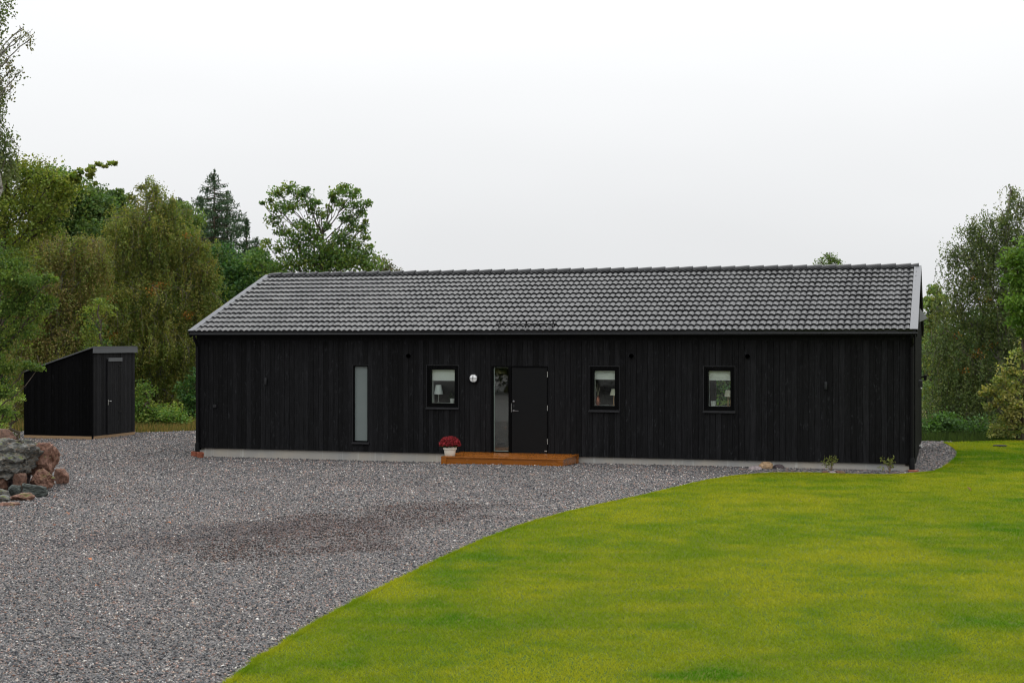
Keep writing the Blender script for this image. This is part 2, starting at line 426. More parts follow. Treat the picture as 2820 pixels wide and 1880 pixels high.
def sheet(name, poly, z, mat, skirt=None):
    b = bmesh.new(); vs = [b.verts.new((x, y, z)) for x, y in poly]; b.faces.new(vs)
    bmesh.ops.triangulate(b, faces=b.faces)
    if skirt is not None:
        lo = [b.verts.new((x, y, skirt)) for x, y in poly]
        for i in range(len(poly)-1): b.faces.new((vs[i], vs[i+1], lo[i+1], lo[i]))
    bmesh.ops.recalc_face_normals(b, faces=b.faces)
    me = bpy.data.meshes.new(name); b.to_mesh(me); b.free(); me.materials.append(mat)
    o = bpy.data.objects.new(name, me); COL.objects.link(o); return o
tag(sheet('lawn', lawn_poly, LZ, M_LAWN), kind='structure')
gp = [(-70, -40), (45, -40), (45, 20), G(2110*K+60, 1087*K), G(2210*K, 1046*K), G(2185*K, 1013*K), G(2100*K, 1012*K), (7, 47.5), (-6, 49), G(460*K, 988*K), G(380*K, 991*K), G(310*K, 993*K), (-12.8, 50), (-15.6, 49), (-17, 46), G(50*K, 1006*K), G(-40*K, 1010*K), (-26, 38), (-40, 20)]
gy = sheet('gravel_yard', gp, -.004, M_GRAVEL); tag(gy, kind='structure')

# loose stones in the nearer part of the yard and grass blades on the lawn: far beyond counting
def inside(poly, pts):
    x, y = pts[:, 0], pts[:, 1]; c = np.zeros(len(pts), bool); n = len(poly)
    for i in range(n):
        x1, y1 = poly[i]; x2, y2 = poly[(i+1) % n]
        if y1 == y2: continue
        k = ((y1 > y) != (y2 > y)) & (x < (x2-x1)*(y-y1)/(y2-y1)+x1)
        c ^= k
    return c
rng = np.random.default_rng(7)
def scatter_view(n, y0, y1, powr, xr=(-.37, .37)):
    # density falls with distance
    t = rng.random(n); y = (y0**powr + t*(y1**powr-y0**powr))**(1/powr)
    return np.stack([y*rng.uniform(*xr, n), y], 1)
PAL = np.array([(.04, .042, .048), (.08, .083, .09), (.12, .125, .13), (.17, .17, .175), (.24, .225, .22), (.30, .205, .175), (.36, .27, .22), (.42, .39, .35), (.6, .58, .56), (.22, .13, .10)])
PW = np.array([.25, .20, .13, .11, .10, .07, .06, .05, .03, .03])
def gh(x, y):
    # the gravel is heaped a little against the front of the wooden step
    u = (x-.1)*CT-(y-34.0)*ST; w_ = (x-.1)*ST+(y-34.0)*CT
    u2 = x*CT-(y-D0)*ST; w2 = x*ST+(y-D0)*CT
    sm = lambda t: np.clip(t, 0, 1)**2*(3-2*np.clip(t, 0, 1))
    dip = sm((-1.0-u2)/1.2)*sm((w2+2.6)/2.3)*sm((u2+10.3)/1.4)*sm((2.5-w2)/1.0)
    return .055*np.exp(-(np.abs(u)/2.3)**4-(w_/.9)**2) - .072*dip
def stones(pts, size, zbase):
    N = len(pts)
    base = np.array([(1,0,0),(-1,0,0),(0,1,0),(0,-1,0),(0,0,1),(0,0,-1)], float)
    tri = np.array([(0,2,4),(2,1,4),(1,3,4),(3,0,4),(2,0,5),(1,2,5),(3,1,5),(0,3,5)])
    v = base[None]*rng.uniform(.6, 1.15, (N, 6, 3)) + rng.normal(0, .25, (N, 6, 3))
    v *= (size[:, None]*np.array([1, .8, .6])[None])[:, None, :]
    a = rng.uniform(0, 6.28, N); ca, sa = np.cos(a)[:, None], np.sin(a)[:, None]
    x = v[..., 0]*ca - v[..., 1]*sa; y = v[..., 0]*sa + v[..., 1]*ca
    v = np.stack([x+pts[:, 0:1], y+pts[:, 1:2], v[..., 2]+zbase+size[:, None]*rng.uniform(0, .5, (N, 1))+gh(pts[:, 0], pts[:, 1])[:, None]], -1)
    col = PAL[rng.choice(len(PAL), N, p=PW/PW.sum())]*np.array([1.01, 1.0, .985])*rng.uniform(.7, 1.1, (N, 1))
    f = tri[None]+(np.arange(N)*6)[:, None, None]
    return v.reshape(-1, 3), f.reshape(-1, 3), np.repeat(col, 6, 0)
pts = scatter_view(760000, 11.8, 50, .8, (-.48, .33))
pts = pts[inside(gp, pts)]
hu_ = pts[:, 0]*CT-(pts[:, 1]-D0)*ST; hw_ = pts[:, 0]*ST+(pts[:, 1]-D0)*CT
pts = pts[~((hw_ > .03) & (hw_ < 8.4) & (hu_ > HU(543.5)+.1) & (hu_ < HU(2518)-.05))]
pts = pts[~inside(lawn_poly, pts)]
def vnoise(xy, s, seed=0):
    # smooth value noise on a lattice
    q = xy*s; i = np.floor(q).astype(int); fr = q-i; fr = fr*fr*(3-2*fr)
    T = np.random.default_rng(seed).random((256, 256))
    gg = lambda dx, dy: T[(i[:, 0]+dx) % 256, (i[:, 1]+dy) % 256]
    return (gg(0,0)*(1-fr[:,0])+gg(1,0)*fr[:,0])*(1-fr[:,1])+(gg(0,1)*(1-fr[:,0])+gg(1,1)*fr[:,0])*fr[:,1]
DAMP = [(-3.9, 21.2, 1.2, 1.3), (-3.0, 22.8, 1.3, 1.5), (-2.1, 24.4, 1.3, 1.4), (-1.3, 25.8, 1.1, 1.0), (-2.5, 20.8, .7, .6)]
def damp(p):
    w = np.zeros(len(p)); nz = vnoise(p, 1.1, 31)*.45+vnoise(p, 2.7, 32)*.35+vnoise(p, 6, 35)*.2-.5
    for (x, y, a, b) in DAMP:
        dx = (p[:, 0]-x); dy = p[:, 1]-y; u = (dx*.8+dy*.6)/a*.75; q = (-dx*.6+dy*.8)/b
        w = np.maximum(w, 1-np.clip((u*u+q*q+nz*3.0-.45)/1.0, 0, 1))
    return w
bb = bmesh.new(); bb.from_mesh(gy.data)
for gx_ in np.arange(-11, 8, .35): bmesh.ops.bisect_plane(bb, geom=bb.verts[:]+bb.edges[:]+bb.faces[:], plane_co=(gx_, 0, 0), plane_no=(1, 0, 0))
for gy_ in np.arange(31, 43.5, .35): bmesh.ops.bisect_plane(bb, geom=bb.verts[:]+bb.edges[:]+bb.faces[:], plane_co=(0, gy_, 0), plane_no=(0, 1, 0))
for q in bb.verts: q.co.z += float(gh(np.float64(q.co.x), np.float64(q.co.y)))
bb.to_mesh(gy.data); bb.free()
v, f, c = stones(pts, rng.gamma(5, 1, len(pts)).clip(2, 11)*.0020*(1+np.clip(pts[:, 1]-14, 0, 30)*.018), -.002)
wm = np.repeat(damp(pts), 6)[:, None]*.85
c = c*(1-wm) + c*np.array([[.40, .28, .25]])*wm
big = (vnoise(pts, .35, 33)*.6+vnoise(pts, 1.3, 34)*.4); c = c*np.repeat(.82+.42*big, 6)[:, None]
tag(np_mesh('gravel', v, f, M_STONE, col=c), 'loose grey and pinkish crushed gravel covering the yard', kind='stuff')

bp = scatter_view(1050000, 11.8, 43.5, .6, (-.37, .45))
ep = np.array(EDGE); rep = 90
jj = np.repeat(np.arange(len(ep)-1), rep); tt = rng.random(len(jj))[:, None]
eb = ep[jj]*(1-tt)+ep[jj+1]*tt + rng.normal(0, .015, (len(jj), 2)); 
bp = bp[inside(lawn_poly, bp)]; bp = np.vstack([bp, eb])
N = len(bp)
h = rng.uniform(.016, .032, N)*(1+np.clip(bp[:, 1]-12, 0, 30)*.012); wd = rng.uniform(.003, .006, N)*(1+np.clip(bp[:, 1]-12, 0, 30)*.05)
a = rng.uniform(0, 6.28, N); lean = rng.normal(0, 1.1, (N, 2))*h[:, None]
b0 = np.stack([bp[:, 0]-np.cos(a)*wd, bp[:, 1]-np.sin(a)*wd, np.full(N, LZ-.004)], 1)
b1 = np.stack([bp[:, 0]+np.cos(a)*wd, bp[:, 1]+np.sin(a)*wd, np.full(N, LZ-.004)], 1)
b2 = np.stack([bp[:, 0]+lean[:, 0], bp[:, 1]+lean[:, 1], LZ+h], 1)
def vnoise(xy, s, seed=0):
    # smooth value noise on a lattice
    q = xy*s; i = np.floor(q).astype(int); fr = q-i; fr = fr*fr*(3-2*fr)
    T = np.random.default_rng(seed).random((256, 256))
    gg = lambda dx, dy: T[(i[:, 0]+dx) % 256, (i[:, 1]+dy) % 256]
    return (gg(0,0)*(1-fr[:,0])+gg(1,0)*fr[:,0])*(1-fr[:,1])+(gg(0,1)*(1-fr[:,0])+gg(1,1)*fr[:,0])*fr[:,1]
nn = vnoise(bp, .45, 1)*.35+vnoise(bp, 1.3, 2)*.35+vnoise(bp, 3.4, 3)*.3
nn = np.clip((nn-.3)/.4, 0, 1)
# greener and darker places of this lawn: (photo x, photo y, half width m, half depth m, strength)
GREEN = [(2215, 1265, .55, .5, 1), (2180, 1308, .5, .45, 1), (1905, 1305, .22, .25, .9), (2280, 1433, .4, .35, 1), (1590, 1553, .5, .16, 1.3), (1500, 1378, .5, .35, .5), (1060, 1325, .5, .7, .6), (1120, 1290, .8, .7, .4),
         (900, 1420, .8, .6, .6), (870, 1500, .7, .6, .8), (1010, 1480, .6, .5, .5), (2300, 1130, 1.6, 2.2, .5), (2340, 1200, 1.4, 1.8, .5), (1250, 1290, .6, .6, .3), (1350, 1200, 1, 1, .3), (2250, 1050, 2.5, 3, .6), (1540, 1440, .5, .3, .35), (1330, 1480, .6, .35, .35)]
gw = np.zeros(N)
wobx = (vnoise(bp, 2.1, 11)-.5)*.7; woby = (vnoise(bp, 2.3, 12)-.5)*.9
for (sx_, sy_, a_, b_, k_) in GREEN:
    gx, gy = G(sx_*K, sy_*K, LZ); q = ((bp[:, 0]-gx+wobx*a_)/a_)**2+((bp[:, 1]-gy+woby*b_)/b_)**2
    gw = np.maximum(gw, k_*np.exp(-q*.8))
st = vnoise(bp*np.array([.9, 1.5]), 1.3, 13)
nn = np.clip(.60+(nn-.5)*.85+(st-.5)*.3-gw*.75, -.25, 1)[:, None]
bc = (np.array([.108, .188, .008])*(1-nn)+np.array([.275, .285, .016])*nn)*rng.uniform(.94, 1.07, (N, 1))
v = np.stack([b0, b1, b2], 1).reshape(-1, 3)
tag(np_mesh('grass', v, np.arange(3*N).reshape(-1, 3), M_BLADE, col=np.repeat(bc, 3, 0)), 'short mown yellow-green grass of the lawn', kind='stuff')

# ------------------------------------------------------------------ the black house
PX0, PX1 = 543.5, 2518.0
UL, UR = HU(PX0), HU(PX1)
HD = 8.4; OV = .30
ZCB = .155                         # lower edge of the cladding
ZFR = 2.95                         # lower edge of the frieze board
ZEAVE, RISE, RUN = 3.17, 1.64, 4.5
ANG = math.atan2(RISE, RUN)
house = empty('black_house', (0, D0, 0), -TH)
tag(house, 'long single-storey black timber house with dark tiled gable roof', 'house')

win1 = (HU(1176.3), HU(1263.6), HZ(1220, 1121.5), HZ(1220, 1006))
win2 = (HU(1624), HU(1705.5), HZ(1665, 1129), HZ(1665, 1008.5))
win3 = (HU(1938.8), HU(2023.9), HZ(1980, 1131), HZ(1980, 1009))
tall = (HU(972.8), HU(1016.3), HZ(995, 1217), HZ(995, 1004.5))
door = (HU(1353.9), HU(1510.5), .18, HZ(1430, 1007.3))
OPEN = [win1, win2, win3, tall, door]

def panel_wall(u0, u1, z0, z1, y0, y1, opens):
    xs = sorted({u0, u1, *[o[0] for o in opens], *[o[1] for o in opens]}); zs = sorted({z0, z1, *[max(z0, o[2]) for o in opens], *[o[3] for o in opens]})
    def solid(i, j):
        if i < 0 or j < 0 or i >= len(xs)-1 or j >= len(zs)-1: return False
        cx, cz = (xs[i]+xs[i+1])/2, (zs[j]+zs[j+1])/2
        return not any(o[0] < cx < o[1] and o[2] < cz < o[3] for o in opens)
    m = MB()
    for i in range(len(xs)-1):
        for j in range(len(zs)-1):
            if not solid(i, j): continue
            a, b, c, d = xs[i], xs[i+1], zs[j], zs[j+1]
            m.add([(a,y0,c),(b,y0,c),(b,y0,d),(a,y0,d)], [(0,1,2,3)]); m.add([(a,y1,c),(b,y1,c),(b,y1,d),(a,y1,d)], [(3,2,1,0)])
            if not solid(i-1, j): m.add([(a,y0,c),(a,y1,c),(a,y1,d),(a,y0,d)], [(0,1,2,3)])
            if not solid(i+1, j): m.add([(b,y0,c),(b,y1,c),(b,y1,d),(b,y0,d)], [(3,2,1,0)])
            if not solid(i, j-1): m.add([(a,y0,c),(b,y0,c),(b,y1,c),(a,y1,c)], [(0,1,2,3)])
            if not solid(i, j+1): m.add([(a,y0,d),(b,y0,d),(b,y1,d),(a,y1,d)], [(3,2,1,0)])
    return m
# back window (seen through the third front window)
bw = (HU(1969, HD), HU(2060, HD), .25, 2.25)
body = panel_wall(UL+.02, UR-.02, ZCB+.02, 3.12, .024, .28, OPEN)
front = body.build('front_wall', M_BLACK, house)
rear = panel_wall(UL, UR, ZCB, 3.12, HD-.28, HD, [bw]).build('rear_wall', M_CLAD, house)

def clad(opens, pitch, u0, u1, z0, z1):
    m = MB(); k0 = math.floor(u0/pitch); rr = random.Random(3)
    k = k0
    while k*pitch < u1:
        a, b = max(u0, k*pitch+.0024), min(u1, (k+1)*pitch-.0024); k += 1
        if b-a < .01: continue
        # the pieces of this board left by the openings
        cuts = []
        for o in opens:
            if a < o[1] and b > o[0]: cuts.append(o)
        yo = -.022-rr.uniform(0, .0025)
        def piece(x0, x1, c, d):
            if d-c > .02 and x1-x0 > .004:
                e = min(.003, (x1-x0)*.3)
                m.add([(x0, .022, c), (x1, .022, c), (x1, yo+e, c), (x1-e, yo, c), (x0+e, yo, c), (x0, yo+e, c),
                       (x0, .022, d), (x1, .022, d), (x1, yo+e, d), (x1-e, yo, d), (x0+e, yo, d), (x0, yo+e, d)],
                      [(0,1,2,3,4,5), (6,7,8,9,10,11)]+[(i, (i+1) % 6, 6+(i+1) % 6, 6+i) for i in range(6)])
        if not cuts: piece(a, b, z0, z1); continue
        o = cuts[0]
        if a < o[0]: piece(a, o[0], z0, z1)
        if b > o[1]: piece(o[1], b, z0, z1)
        x0, x1 = max(a, o[0]), min(b, o[1])
        piece(x0, x1, z0, o[2]); piece(x0, x1, o[3], z1)
    return m
clad(OPEN, .135, UL+.05, UR-.05, ZCB, ZFR).build('cladding', M_CLAD, house)
MB().box(UL+.05, UR-.05, -.030, .022, ZFR+.002, 3.125).build('frieze_board', M_SHED, house)
for u in (UL, UR-.095):
    MB().box(u, u+.095, -.034, .022, ZCB, 3.125).build('corner_board', M_CLAD, house, bevel=.003)
# gables: boards running up to the roof line
def roof_z(y): return ZEAVE-.10 + RISE*(min(y, HD-y)+OV)/RUN
for side, u in ((-1, UL), (1, UR)):
    m = MB(); k = 0; p = .135; y = 0.0
    while y < HD-.01:
        y1 = min(y+p-.006, HD)
        xo = u+side*.022 if k % 1 == 0 else u
        pts = [(y, ZCB), (y1, ZCB), (y1, roof_z(y1))] + ([(HD/2, roof_z(HD/2))] if y < HD/2 < y1 else []) + [(y, roof_z(y))]
        m.prism(pts, 'x', u-side*.02, xo); y += p; k += 1
    m.build('gable_wall', M_CLADY, house)
    m = MB(); m.prism([(0.03, .1), (HD-.03, .1), (HD-.03, roof_z(HD)), (HD/2, roof_z(HD/2)), (.03, roof_z(0))], 'x', u-side*.20, u-side*.021)
    m.build('gable_lining', M_BLACK, house)
fd = MB().box(UL+.10, UR-.10, .03, .2, -.15, ZCB+.02)
fd.box(UL+.10, UL+.25, .2, HD-.05, -.15, ZCB+.02); fd.box(UR-.25, UR-.10, .2, HD-.05, -.15, ZCB+.02); fd.box(UL+.10, UR-.10, HD-.2, HD-.03, -.15, ZCB+.02)
fd.build('foundation', M_CONC, house)

# interior
M_IN = simple('interior_paint', (.05, .043, .036), .7, var=.04); M_INF = simple('interior_floor', (.08, .055, .04), .4)
M_BRICK = simple('brown_interior_panel', (.16, .10, .08), .7, var=.3)
room = MB()
room.box(UL+.22, UR-.22, .3, HD-.3, .12, .17)
room.build('floor', M_INF, house)
room = MB().box(UL+.22, UR-.22, .3, HD-.3, 2.62, 2.66); room.build('ceiling', M_IN, house)
pw = MB()
for u in (win1[0]-1.2, (win1[1]+door[0])/2, door[1]+.5, (win2[1]+win3[0])/2, win3[1]+1.2): pw.box(u-.05, u+.05, .29, HD-.29, .17, 2.62)
pw.box(UL+.3, (win2[1]+win3[0])/2-.06, 3.6, 3.7, .171, 2.619)
pw.build('partition_wall', M_IN, house)
MB().box(HU(1930, 6.0), HU(1971, 6.0), 6.0, 6.12, .171, 2.6).build('chimney_breast', M_BRICK, house)

def frame_mb(x0, x1, z0, z1, t, y0, y1, m=None):
    m = m or MB()
    m.box(x0, x0+t, y0, y1, z0, z1).box(x1-t, x1, y0, y1, z0, z1).box(x0+t, x1-t, y0, y1, z0, z0+t).box(x0+t, x1-t, y0, y1, z1-t, z1)
    return m
def window(o, blind=None, pane=M_GLASS, name='window', t1=.045, t2=.05):
    x0, x1, z0, z1 = o
    w = empty(name); w.parent = house; w.location = (0, 0, 0)
    g = .006
    frame_mb(x0+g, x1-g, z0+g, z1-g, t1, -.03, .09).build('frame', M_FRAME, w, bevel=.003)
    if t2:
        a = t1+.004+g
        frame_mb(x0+a, x1-a, z0+a, z1-a, t2, -.018, .07).build('sash', M_FRAME, w, bevel=.004)
    i = t1+(t2 or 0)+g-.003
    m = MB(); m.box(x0+i, x1-i, .028, .034, z0+i, z1-i); m.build('pane', pane, w)
    s = MB(); s.prism([(.0, z0+.004), (-.075, z0-.022), (-.075, z0-.045), (-.07, z0-.045), (-.07, z0-.026), (.0, z0-.002)], 'x', x0-.02, x1+.02)
    s.build('sill', M_SILLM, w)
    # folded metal head and side trims
    frame_mb(x0-.012, x1+.012, z0-.006, z1+.012, .012, -.034, -.024).build('trim', M_SILLM, w)
    if blind:
        MB().box(x0+i+.004, x1-i-.004, .105, .109, z1-i-blind, z1-i+.02).build('roller_blind', M_BLIND, w)
        MB().box(x0+i+.004, x1-i-.004, .10, .114, z1-i-blind-.014, z1-i-blind).build('blind_rail', M_WHITE, w)
        frame_mb(x0, x1, z0, z1, i-.012, .092, .29).build('reveal', M_WHITE, w)
        MB().box(x0+.02, x1-.02, .09, .44, z0+i-.018, z0+i+.006).build('inner_sill', M_WHITE, w)
    return w
b1 = .24
tag(window(win1, .27), 'window with a white cone lamp and a small plant pot'); tag(window(win2, .21), 'window with a copper vase and a square-shaded lamp'); tag(window(win3, .215), 'window one can see through to the greenery behind')
tag(window(tall, None, M_FROST, t1=.03, t2=0), 'tall narrow window with frosted glass')
# the rear window
w = empty('rear_window'); w.parent = house
frame_mb(bw[0], bw[1], bw[2], bw[3], .06, HD-.2, HD-.1).build('frame', M_FRAME, w)
MB().box(bw[0]+.06, bw[1]-.06, HD-.16, HD-.154, bw[2]+.06, bw[3]-.06).build('pane', M_GLASS, w)

# front door with sidelight
dr = empty('front_door'); dr.parent = house
x0, x1, z0, z1 = door
xs1 = HU(1401); xm = HU(1409)
m = MB()
m.box(x0+.004, x0+.055, -.028, .09, z0, z1-.004).box(x1-.03, x1-.004, -.028, .09, z0, z1-.004).box(x0+.055, x1-.03, -.028, .09, z1-.035, z1-.004)
m.box(xs1, xm, -.028, .09, z0, z1-.035).box(x0+.055, xs1, -.028, .09, z0, z0+.06)
m.build('frame', M_FRAME, dr, bevel=.003)
MB().box(x0+.055, xs1, .03, .036, z0+.06, z1-.035).build('sidelight_pane', M_SIDEGL, dr)
frame_mb(x0+.055, xs1, z0+.06, z1-.035, .012, .022, .0285).build('pane_bead', simple('grey_green_gasket', (.24, .30, .27), .5), dr)
MB().box(xm+.004, x1-.032, -.012, .05, z0+.02, z1-.037).build('door_leaf', M_DOOR, dr, bevel=.003)
MB().box(xm+.002, x1-.03, -.035, -.013, z0-.004, z0+.014).build('threshold', M_STEEL, dr)
hd = MB()
hx = HU(1415); hz = HZ(1420, 1130.5)
hd.lathe((hx, -.012, hz), [(.026, 0), (.026, -.008), (.012, -.010), (.012, -.05)], 16, 'y'); hd.tube([(hx, -.055, hz), (hx+.06, -.06, hz), (hx+.135, -.056, hz)], [.008, .007, .007])
hd.build('handle', M_DSTEEL, dr, smooth=True)
lk = MB(); lk.lathe((hx, -.012, HZ(1420, 1105)), [(.026, 0), (.026, -.012), (.018, -.018)], 20, 'y'); lk.lathe((hx, -.03, HZ(1420, 1105)), [(.012, 0), (.012, -.004)], 12, 'y'); lk.build('lock_cylinder', M_DSTEEL, dr, smooth=True)
MB().box(hx-.018, hx+.018, -.02, -.012, HZ(1420, 1117.5)-.03, HZ(1420, 1117.5)+.03).build('lock_plate', M_SILLM, dr, bevel=.003)
MB().box(xm-.004, xm+.004, -.032, -.0125, HZ(1420, 1134), HZ(1420, 1110)).build('strike_plate', M_STEEL, dr)
for py in (1030.5, 1123, 1215): MB().lathe((x1-.018, -.036, HZ(1505, py)-.065), [(.009, 0), (.009, .13)], 10).build('hinge', M_STEEL, dr)
MB().box(HU(1500), HU(1508), -.016, -.012, z0+.075, z0+.10).build('maker_plate', M_STEEL, dr)

# lamps, vents, socket on the front
def house_part(name, label=None):
    e = empty(name); e.parent = house
    if label: e['label'] = label
    return e
for px, py in ((734.7, 1049.5), (2275, 1061.5)):
    e = house_part('wall_lamp'); x = HU(px); z = HZ(px, py)
    MB().box(x-.03, x+.03, -.032, -.024, z-.05, z+.05).build('bracket', M_BLACK, e)
    MB().lathe((x, -.075, z-.085), [(.034, 0), (.036, .004), (.036, .168), (.034, .172)], 20).build('lamp_body', M_FASCIA, e, smooth=True)
e = house_part('round_lamp', 'round white bulkhead lamp with a black cross guard'); x, z = HU(1305.4), HZ(1305.4, 1041)
MB().lathe((x, -.024, z), [(.125, 0), (.130, -.01), (.130, -.05), (.112, -.062), (.108, -.05)], 36, 'y', cap=False).build('housing', M_BLACK, e, smooth=True)
MB().lathe((x, -.048, z), [(.099, 0), (.097, -.010), (.075, -.026), (.04, -.034), (.004, -.036)], 36, 'y').build('diffuser', M_PLAST, e, smooth=True)
m = MB(); m.tube([(x-.115, -.062, z), (x-.06, -.092, z), (x, -.096, z), (x+.06, -.088, z), (x+.115, -.062, z)], .006, 6)
m.tube([(x, -.062, z-.115), (x, -.092, z-.06), (x, -.103, z), (x, -.092, z+.06), (x, -.062, z+.115)], .007, 6); m.build('guard', M_BLACK, e)
for px, py in ((1127.5, 979.5), (1740.7, 979.5), (2060, 980.5)):
    e = house_part('wall_vent'); x, z = HU(px), HZ(px, py)
    MB().box(x-.062, x+.062, -.032, -.024, z-.062, z+.062).build('flange', M_CLADF, e, bevel=.002)
    MB().lathe((x-.005, -.032, z), [(.050, 0), (.052, -.05), (.045, -.05), (.043, -.004), (.001, -.003)], 24, 'y', cap=False).build('pipe', simple('black_vent_pipe', (.0005, .0005, .0005), .9, .0), e, smooth=True)
x, z = HU(594), HZ(594, 1118)
MB().box(x-.045, x+.045, -.075, -.024, z-.03, z+.035).build('outlet_box', M_SILLM, house, bevel=.006)

# eaves, roof
rf = empty('roof'); rf.parent = house
VO = .085
RL, RR = UL-VO, UR+VO
e = MB(); e.box(RL+.03, RR-.03, -OV+.005, .0, 3.128, 3.15); e.build('soffit', M_BLACK, rf)
MB().box(RL+.01, RR-.01, -OV-.02, -OV+.004, 3.12, ZEAVE+.015).build('fascia', M_FASCIA, rf)
MB().box(RL+.01, RR-.01, -OV-.032, -OV-.0, 3.112, 3.1195).build('drip_edge', M_FLASH, rf)
def slope(s, hgt, x):              # point on the front roof slope: s metres up, hgt above the plane
    return (x, -OV + s*math.cos(ANG) - hgt*math.sin(ANG), ZEAVE + s*math.sin(ANG) + hgt*math.cos(ANG))
SL = RUN/math.cos(ANG)
def mirror_y(p): return (p[0], HD-p[1], p[2])
# deck under tiles (solid, both slopes)
d = MB()
prof = [(-OV, ZEAVE-.03), (HD/2, ZEAVE+RISE-.03), (HD+OV, ZEAVE-.03), (HD+OV, ZEAVE-.09), (HD/2, ZEAVE+RISE-.13), (-OV, ZEAVE-.09)]
d.prism(prof, 'x', RL+.02, RR-.02); d.build('roof_deck', M_BLACK, rf)
def tiles(back):
    CH = .3555; n = int(SL/CH)+1; seg = .15/8
    x0, x1 = RL+.10, RR-.10
    nx = int((x1-x0)/seg)+1; xs = x0+np.arange(nx)*seg
    ph = ((xs-x0) % .15)/.15; wv = .031*(.5-.5*np.cos(2*np.pi*ph))**.62
    ph2 = ((xs-x0) % .30)/.30; wv = wv + np.where(ph2 > .5, .003, 0)
    tid = ((xs-x0)//.30).astype(int)
    V = []; F = []; r = np.random.default_rng(5 if not back else 6); off = 0
    for i in range(n):
        s0 = i*CH - .03; s1 = min(s0+CH+.04, SL-.02)
        j = r.normal(0, .0022, tid.max()+2)[tid]; js = r.normal(0, .003, tid.max()+2)[tid]
        rows = [(s0+.012+js, wv*.9-.030+j), (s0+js, wv+.034+j), (s0+.005+js, wv+.041+j), ((s0+s1)/2+js*0, wv+.024+j*.5), (np.full(nx, s1), wv+.006)]
        for s, h in rows:
            s = np.broadcast_to(s, (nx,))
            y = -OV + s*math.cos(ANG) - h*math.sin(ANG); z = ZEAVE + s*math.sin(ANG) + h*math.cos(ANG)
            if back: y = HD-y
            V.append(np.stack([xs, y, z], 1))
        a = np.arange(nx-1)
        for k in range(4):
            b = off+k*nx; q = np.stack([b+a, b+a+1, b+nx+a+1, b+nx+a], 1)
            F.append(q if not back else q[:, ::-1])
        off += 5*nx
    o = np_mesh('roof_tiles', np.vstack(V), np.vstack(F), M_TILE, rf, smooth=True)
    o.data.set_sharp_from_angle(angle=R(50)); return o
tiles(False); tiles(True)
# ridge caps
yR, zR = HD/2, ZEAVE+RISE
m = MB(); x = RL+.11; rr = random.Random(4); CL = .372
while x < RR-.12:
    x2 = min(x+CL+.03, RR-.06); n = 12; a0, a1 = (.118, .105)
    dz = rr.uniform(-.003, .003); vs = []
    for (xx, rad, lift) in ((x, a1, 0), (x2, a0, .022)):
        for k in range(n+1):
            t = math.pi*(-.08 + 1.16*k/n); vs.append((xx, yR-rad*math.cos(t), zR-.018+dz+lift+rad*.95*math.sin(t)))
    for (xx, rad, lift) in ((x2, a0-.024, .022),):
        for k in range(n+1):
            t = math.pi*(-.08 + 1.16*k/n); vs.append((xx, yR-rad*math.cos(t), zR-.018+dz+lift+rad*.95*math.sin(t)))
    fs = [(k, k+1, n+2+k, n+1+k) for k in range(n)] + [(n+2+k, n+1+k, 2*n+2+k, 2*n+3+k) for k in range(n)]
    m.add(vs, fs); x += CL
rc = m.build('ridge_caps', M_TILE, rf, smooth=True)
# verge flashings
for s in (-1, 1):
    xo = RL if s < 0 else RR; xi = xo - s*.175
    m = MB()
    for back in (0, 1):
        def P(sv, h, xx):
            p = slope(sv, h, xx); return p if not back else mirror_y(p)
        brk = [0-.045, 1.75, 3.75, SL-.005]
        for i in range(3):
            a, b = brk[i]+(.0 if i == 0 else .004), brk[i+1]
            hh = .060-.004*i
            vs = [P(a, hh, xo), P(a, hh, xi), P(b, hh, xi), P(b, hh, xo), P(a, hh-.045, xo), P(b, hh-.045, xo), P(a, hh-.05, xi), P(b, hh-.05, xi)]
            m.add(vs, [(0,1,2,3), (0,3,5,4), (1,6,7,2)])
    m.build('verge_flashing', M_FLASH, rf)
    m = MB(); xb = xo - s*.012
    for back in (0, 1):
        vs = [slope(-.03, .045, xb), slope(SL, .045, xb), slope(SL, -.20, xb), slope(-.02, -.14, xb)]
        vs2 = [(xb-s*.03, p[1], p[2]) for p in vs]
        vv = vs+vs2
        if back: vv = [mirror_y(p) for p in vv]
        m.add(vv, [(0,1,2,3), (4,5,6,7), (0,1,5,4), (2,3,7,6), (0,3,7,4)])
    m.build('bargeboard', M_BLACK, rf)
# snow guard above the door
sg = empty('snow_guard'); sg.parent = rf
ua, ub = HU(1366, -.2), HU(1527, -.2)
def SP(s, h, x): return slope(s, h, x)
for h_ in (.10, .175):
    MB().tube([SP(.26, h_, ua-.03), SP(.26, h_, ub+.03)], .011, 8).build('rail', M_BLACK, sg)
m_ = MB()
for i in range(14):
    x = ua+.1+i*(ub-ua-.2)/13
for x in (ua+.06, (ua+ub)/2, ub-.06):
    m = MB(); m.tube([SP(.16, .05, x), SP(.26, .20, x), SP(.34, .05, x)], .011, 6); m.tube([SP(.16, .05, x), SP(.46, .05, x)], .010, 6)
    m.build('bracket', M_BLACK, sg)

# downpipes at both front corners
for u, sgn in ((UL+.05, -1), (UR-.05, 1)):
    e = house_part('downpipe')
    x = u
    MB().tube([(x, -OV+.02, 3.11), (x, -OV+.04, 3.02), (x, -.14, 2.90), (x, -.09, 2.80), (x, -.085, .40), (x, -.085, .05)], .043, 14).build('pipe', M_BLACK, e, smooth=True)
    MB().lathe((x, -.085, .0), [(.062, -.05), (.062, .26), (.05, .30)], 16).build('socket', M_BLACK, e, smooth=True)
    for z in (.6, 1.7, 2.6): MB().lathe((x, -.085, z), [(.05, 0), (.05, .03)], 14).box(x-.01, x+.01, -.05, -.02, z+.001, z+.029).build('clamp', M_BLACK, e)
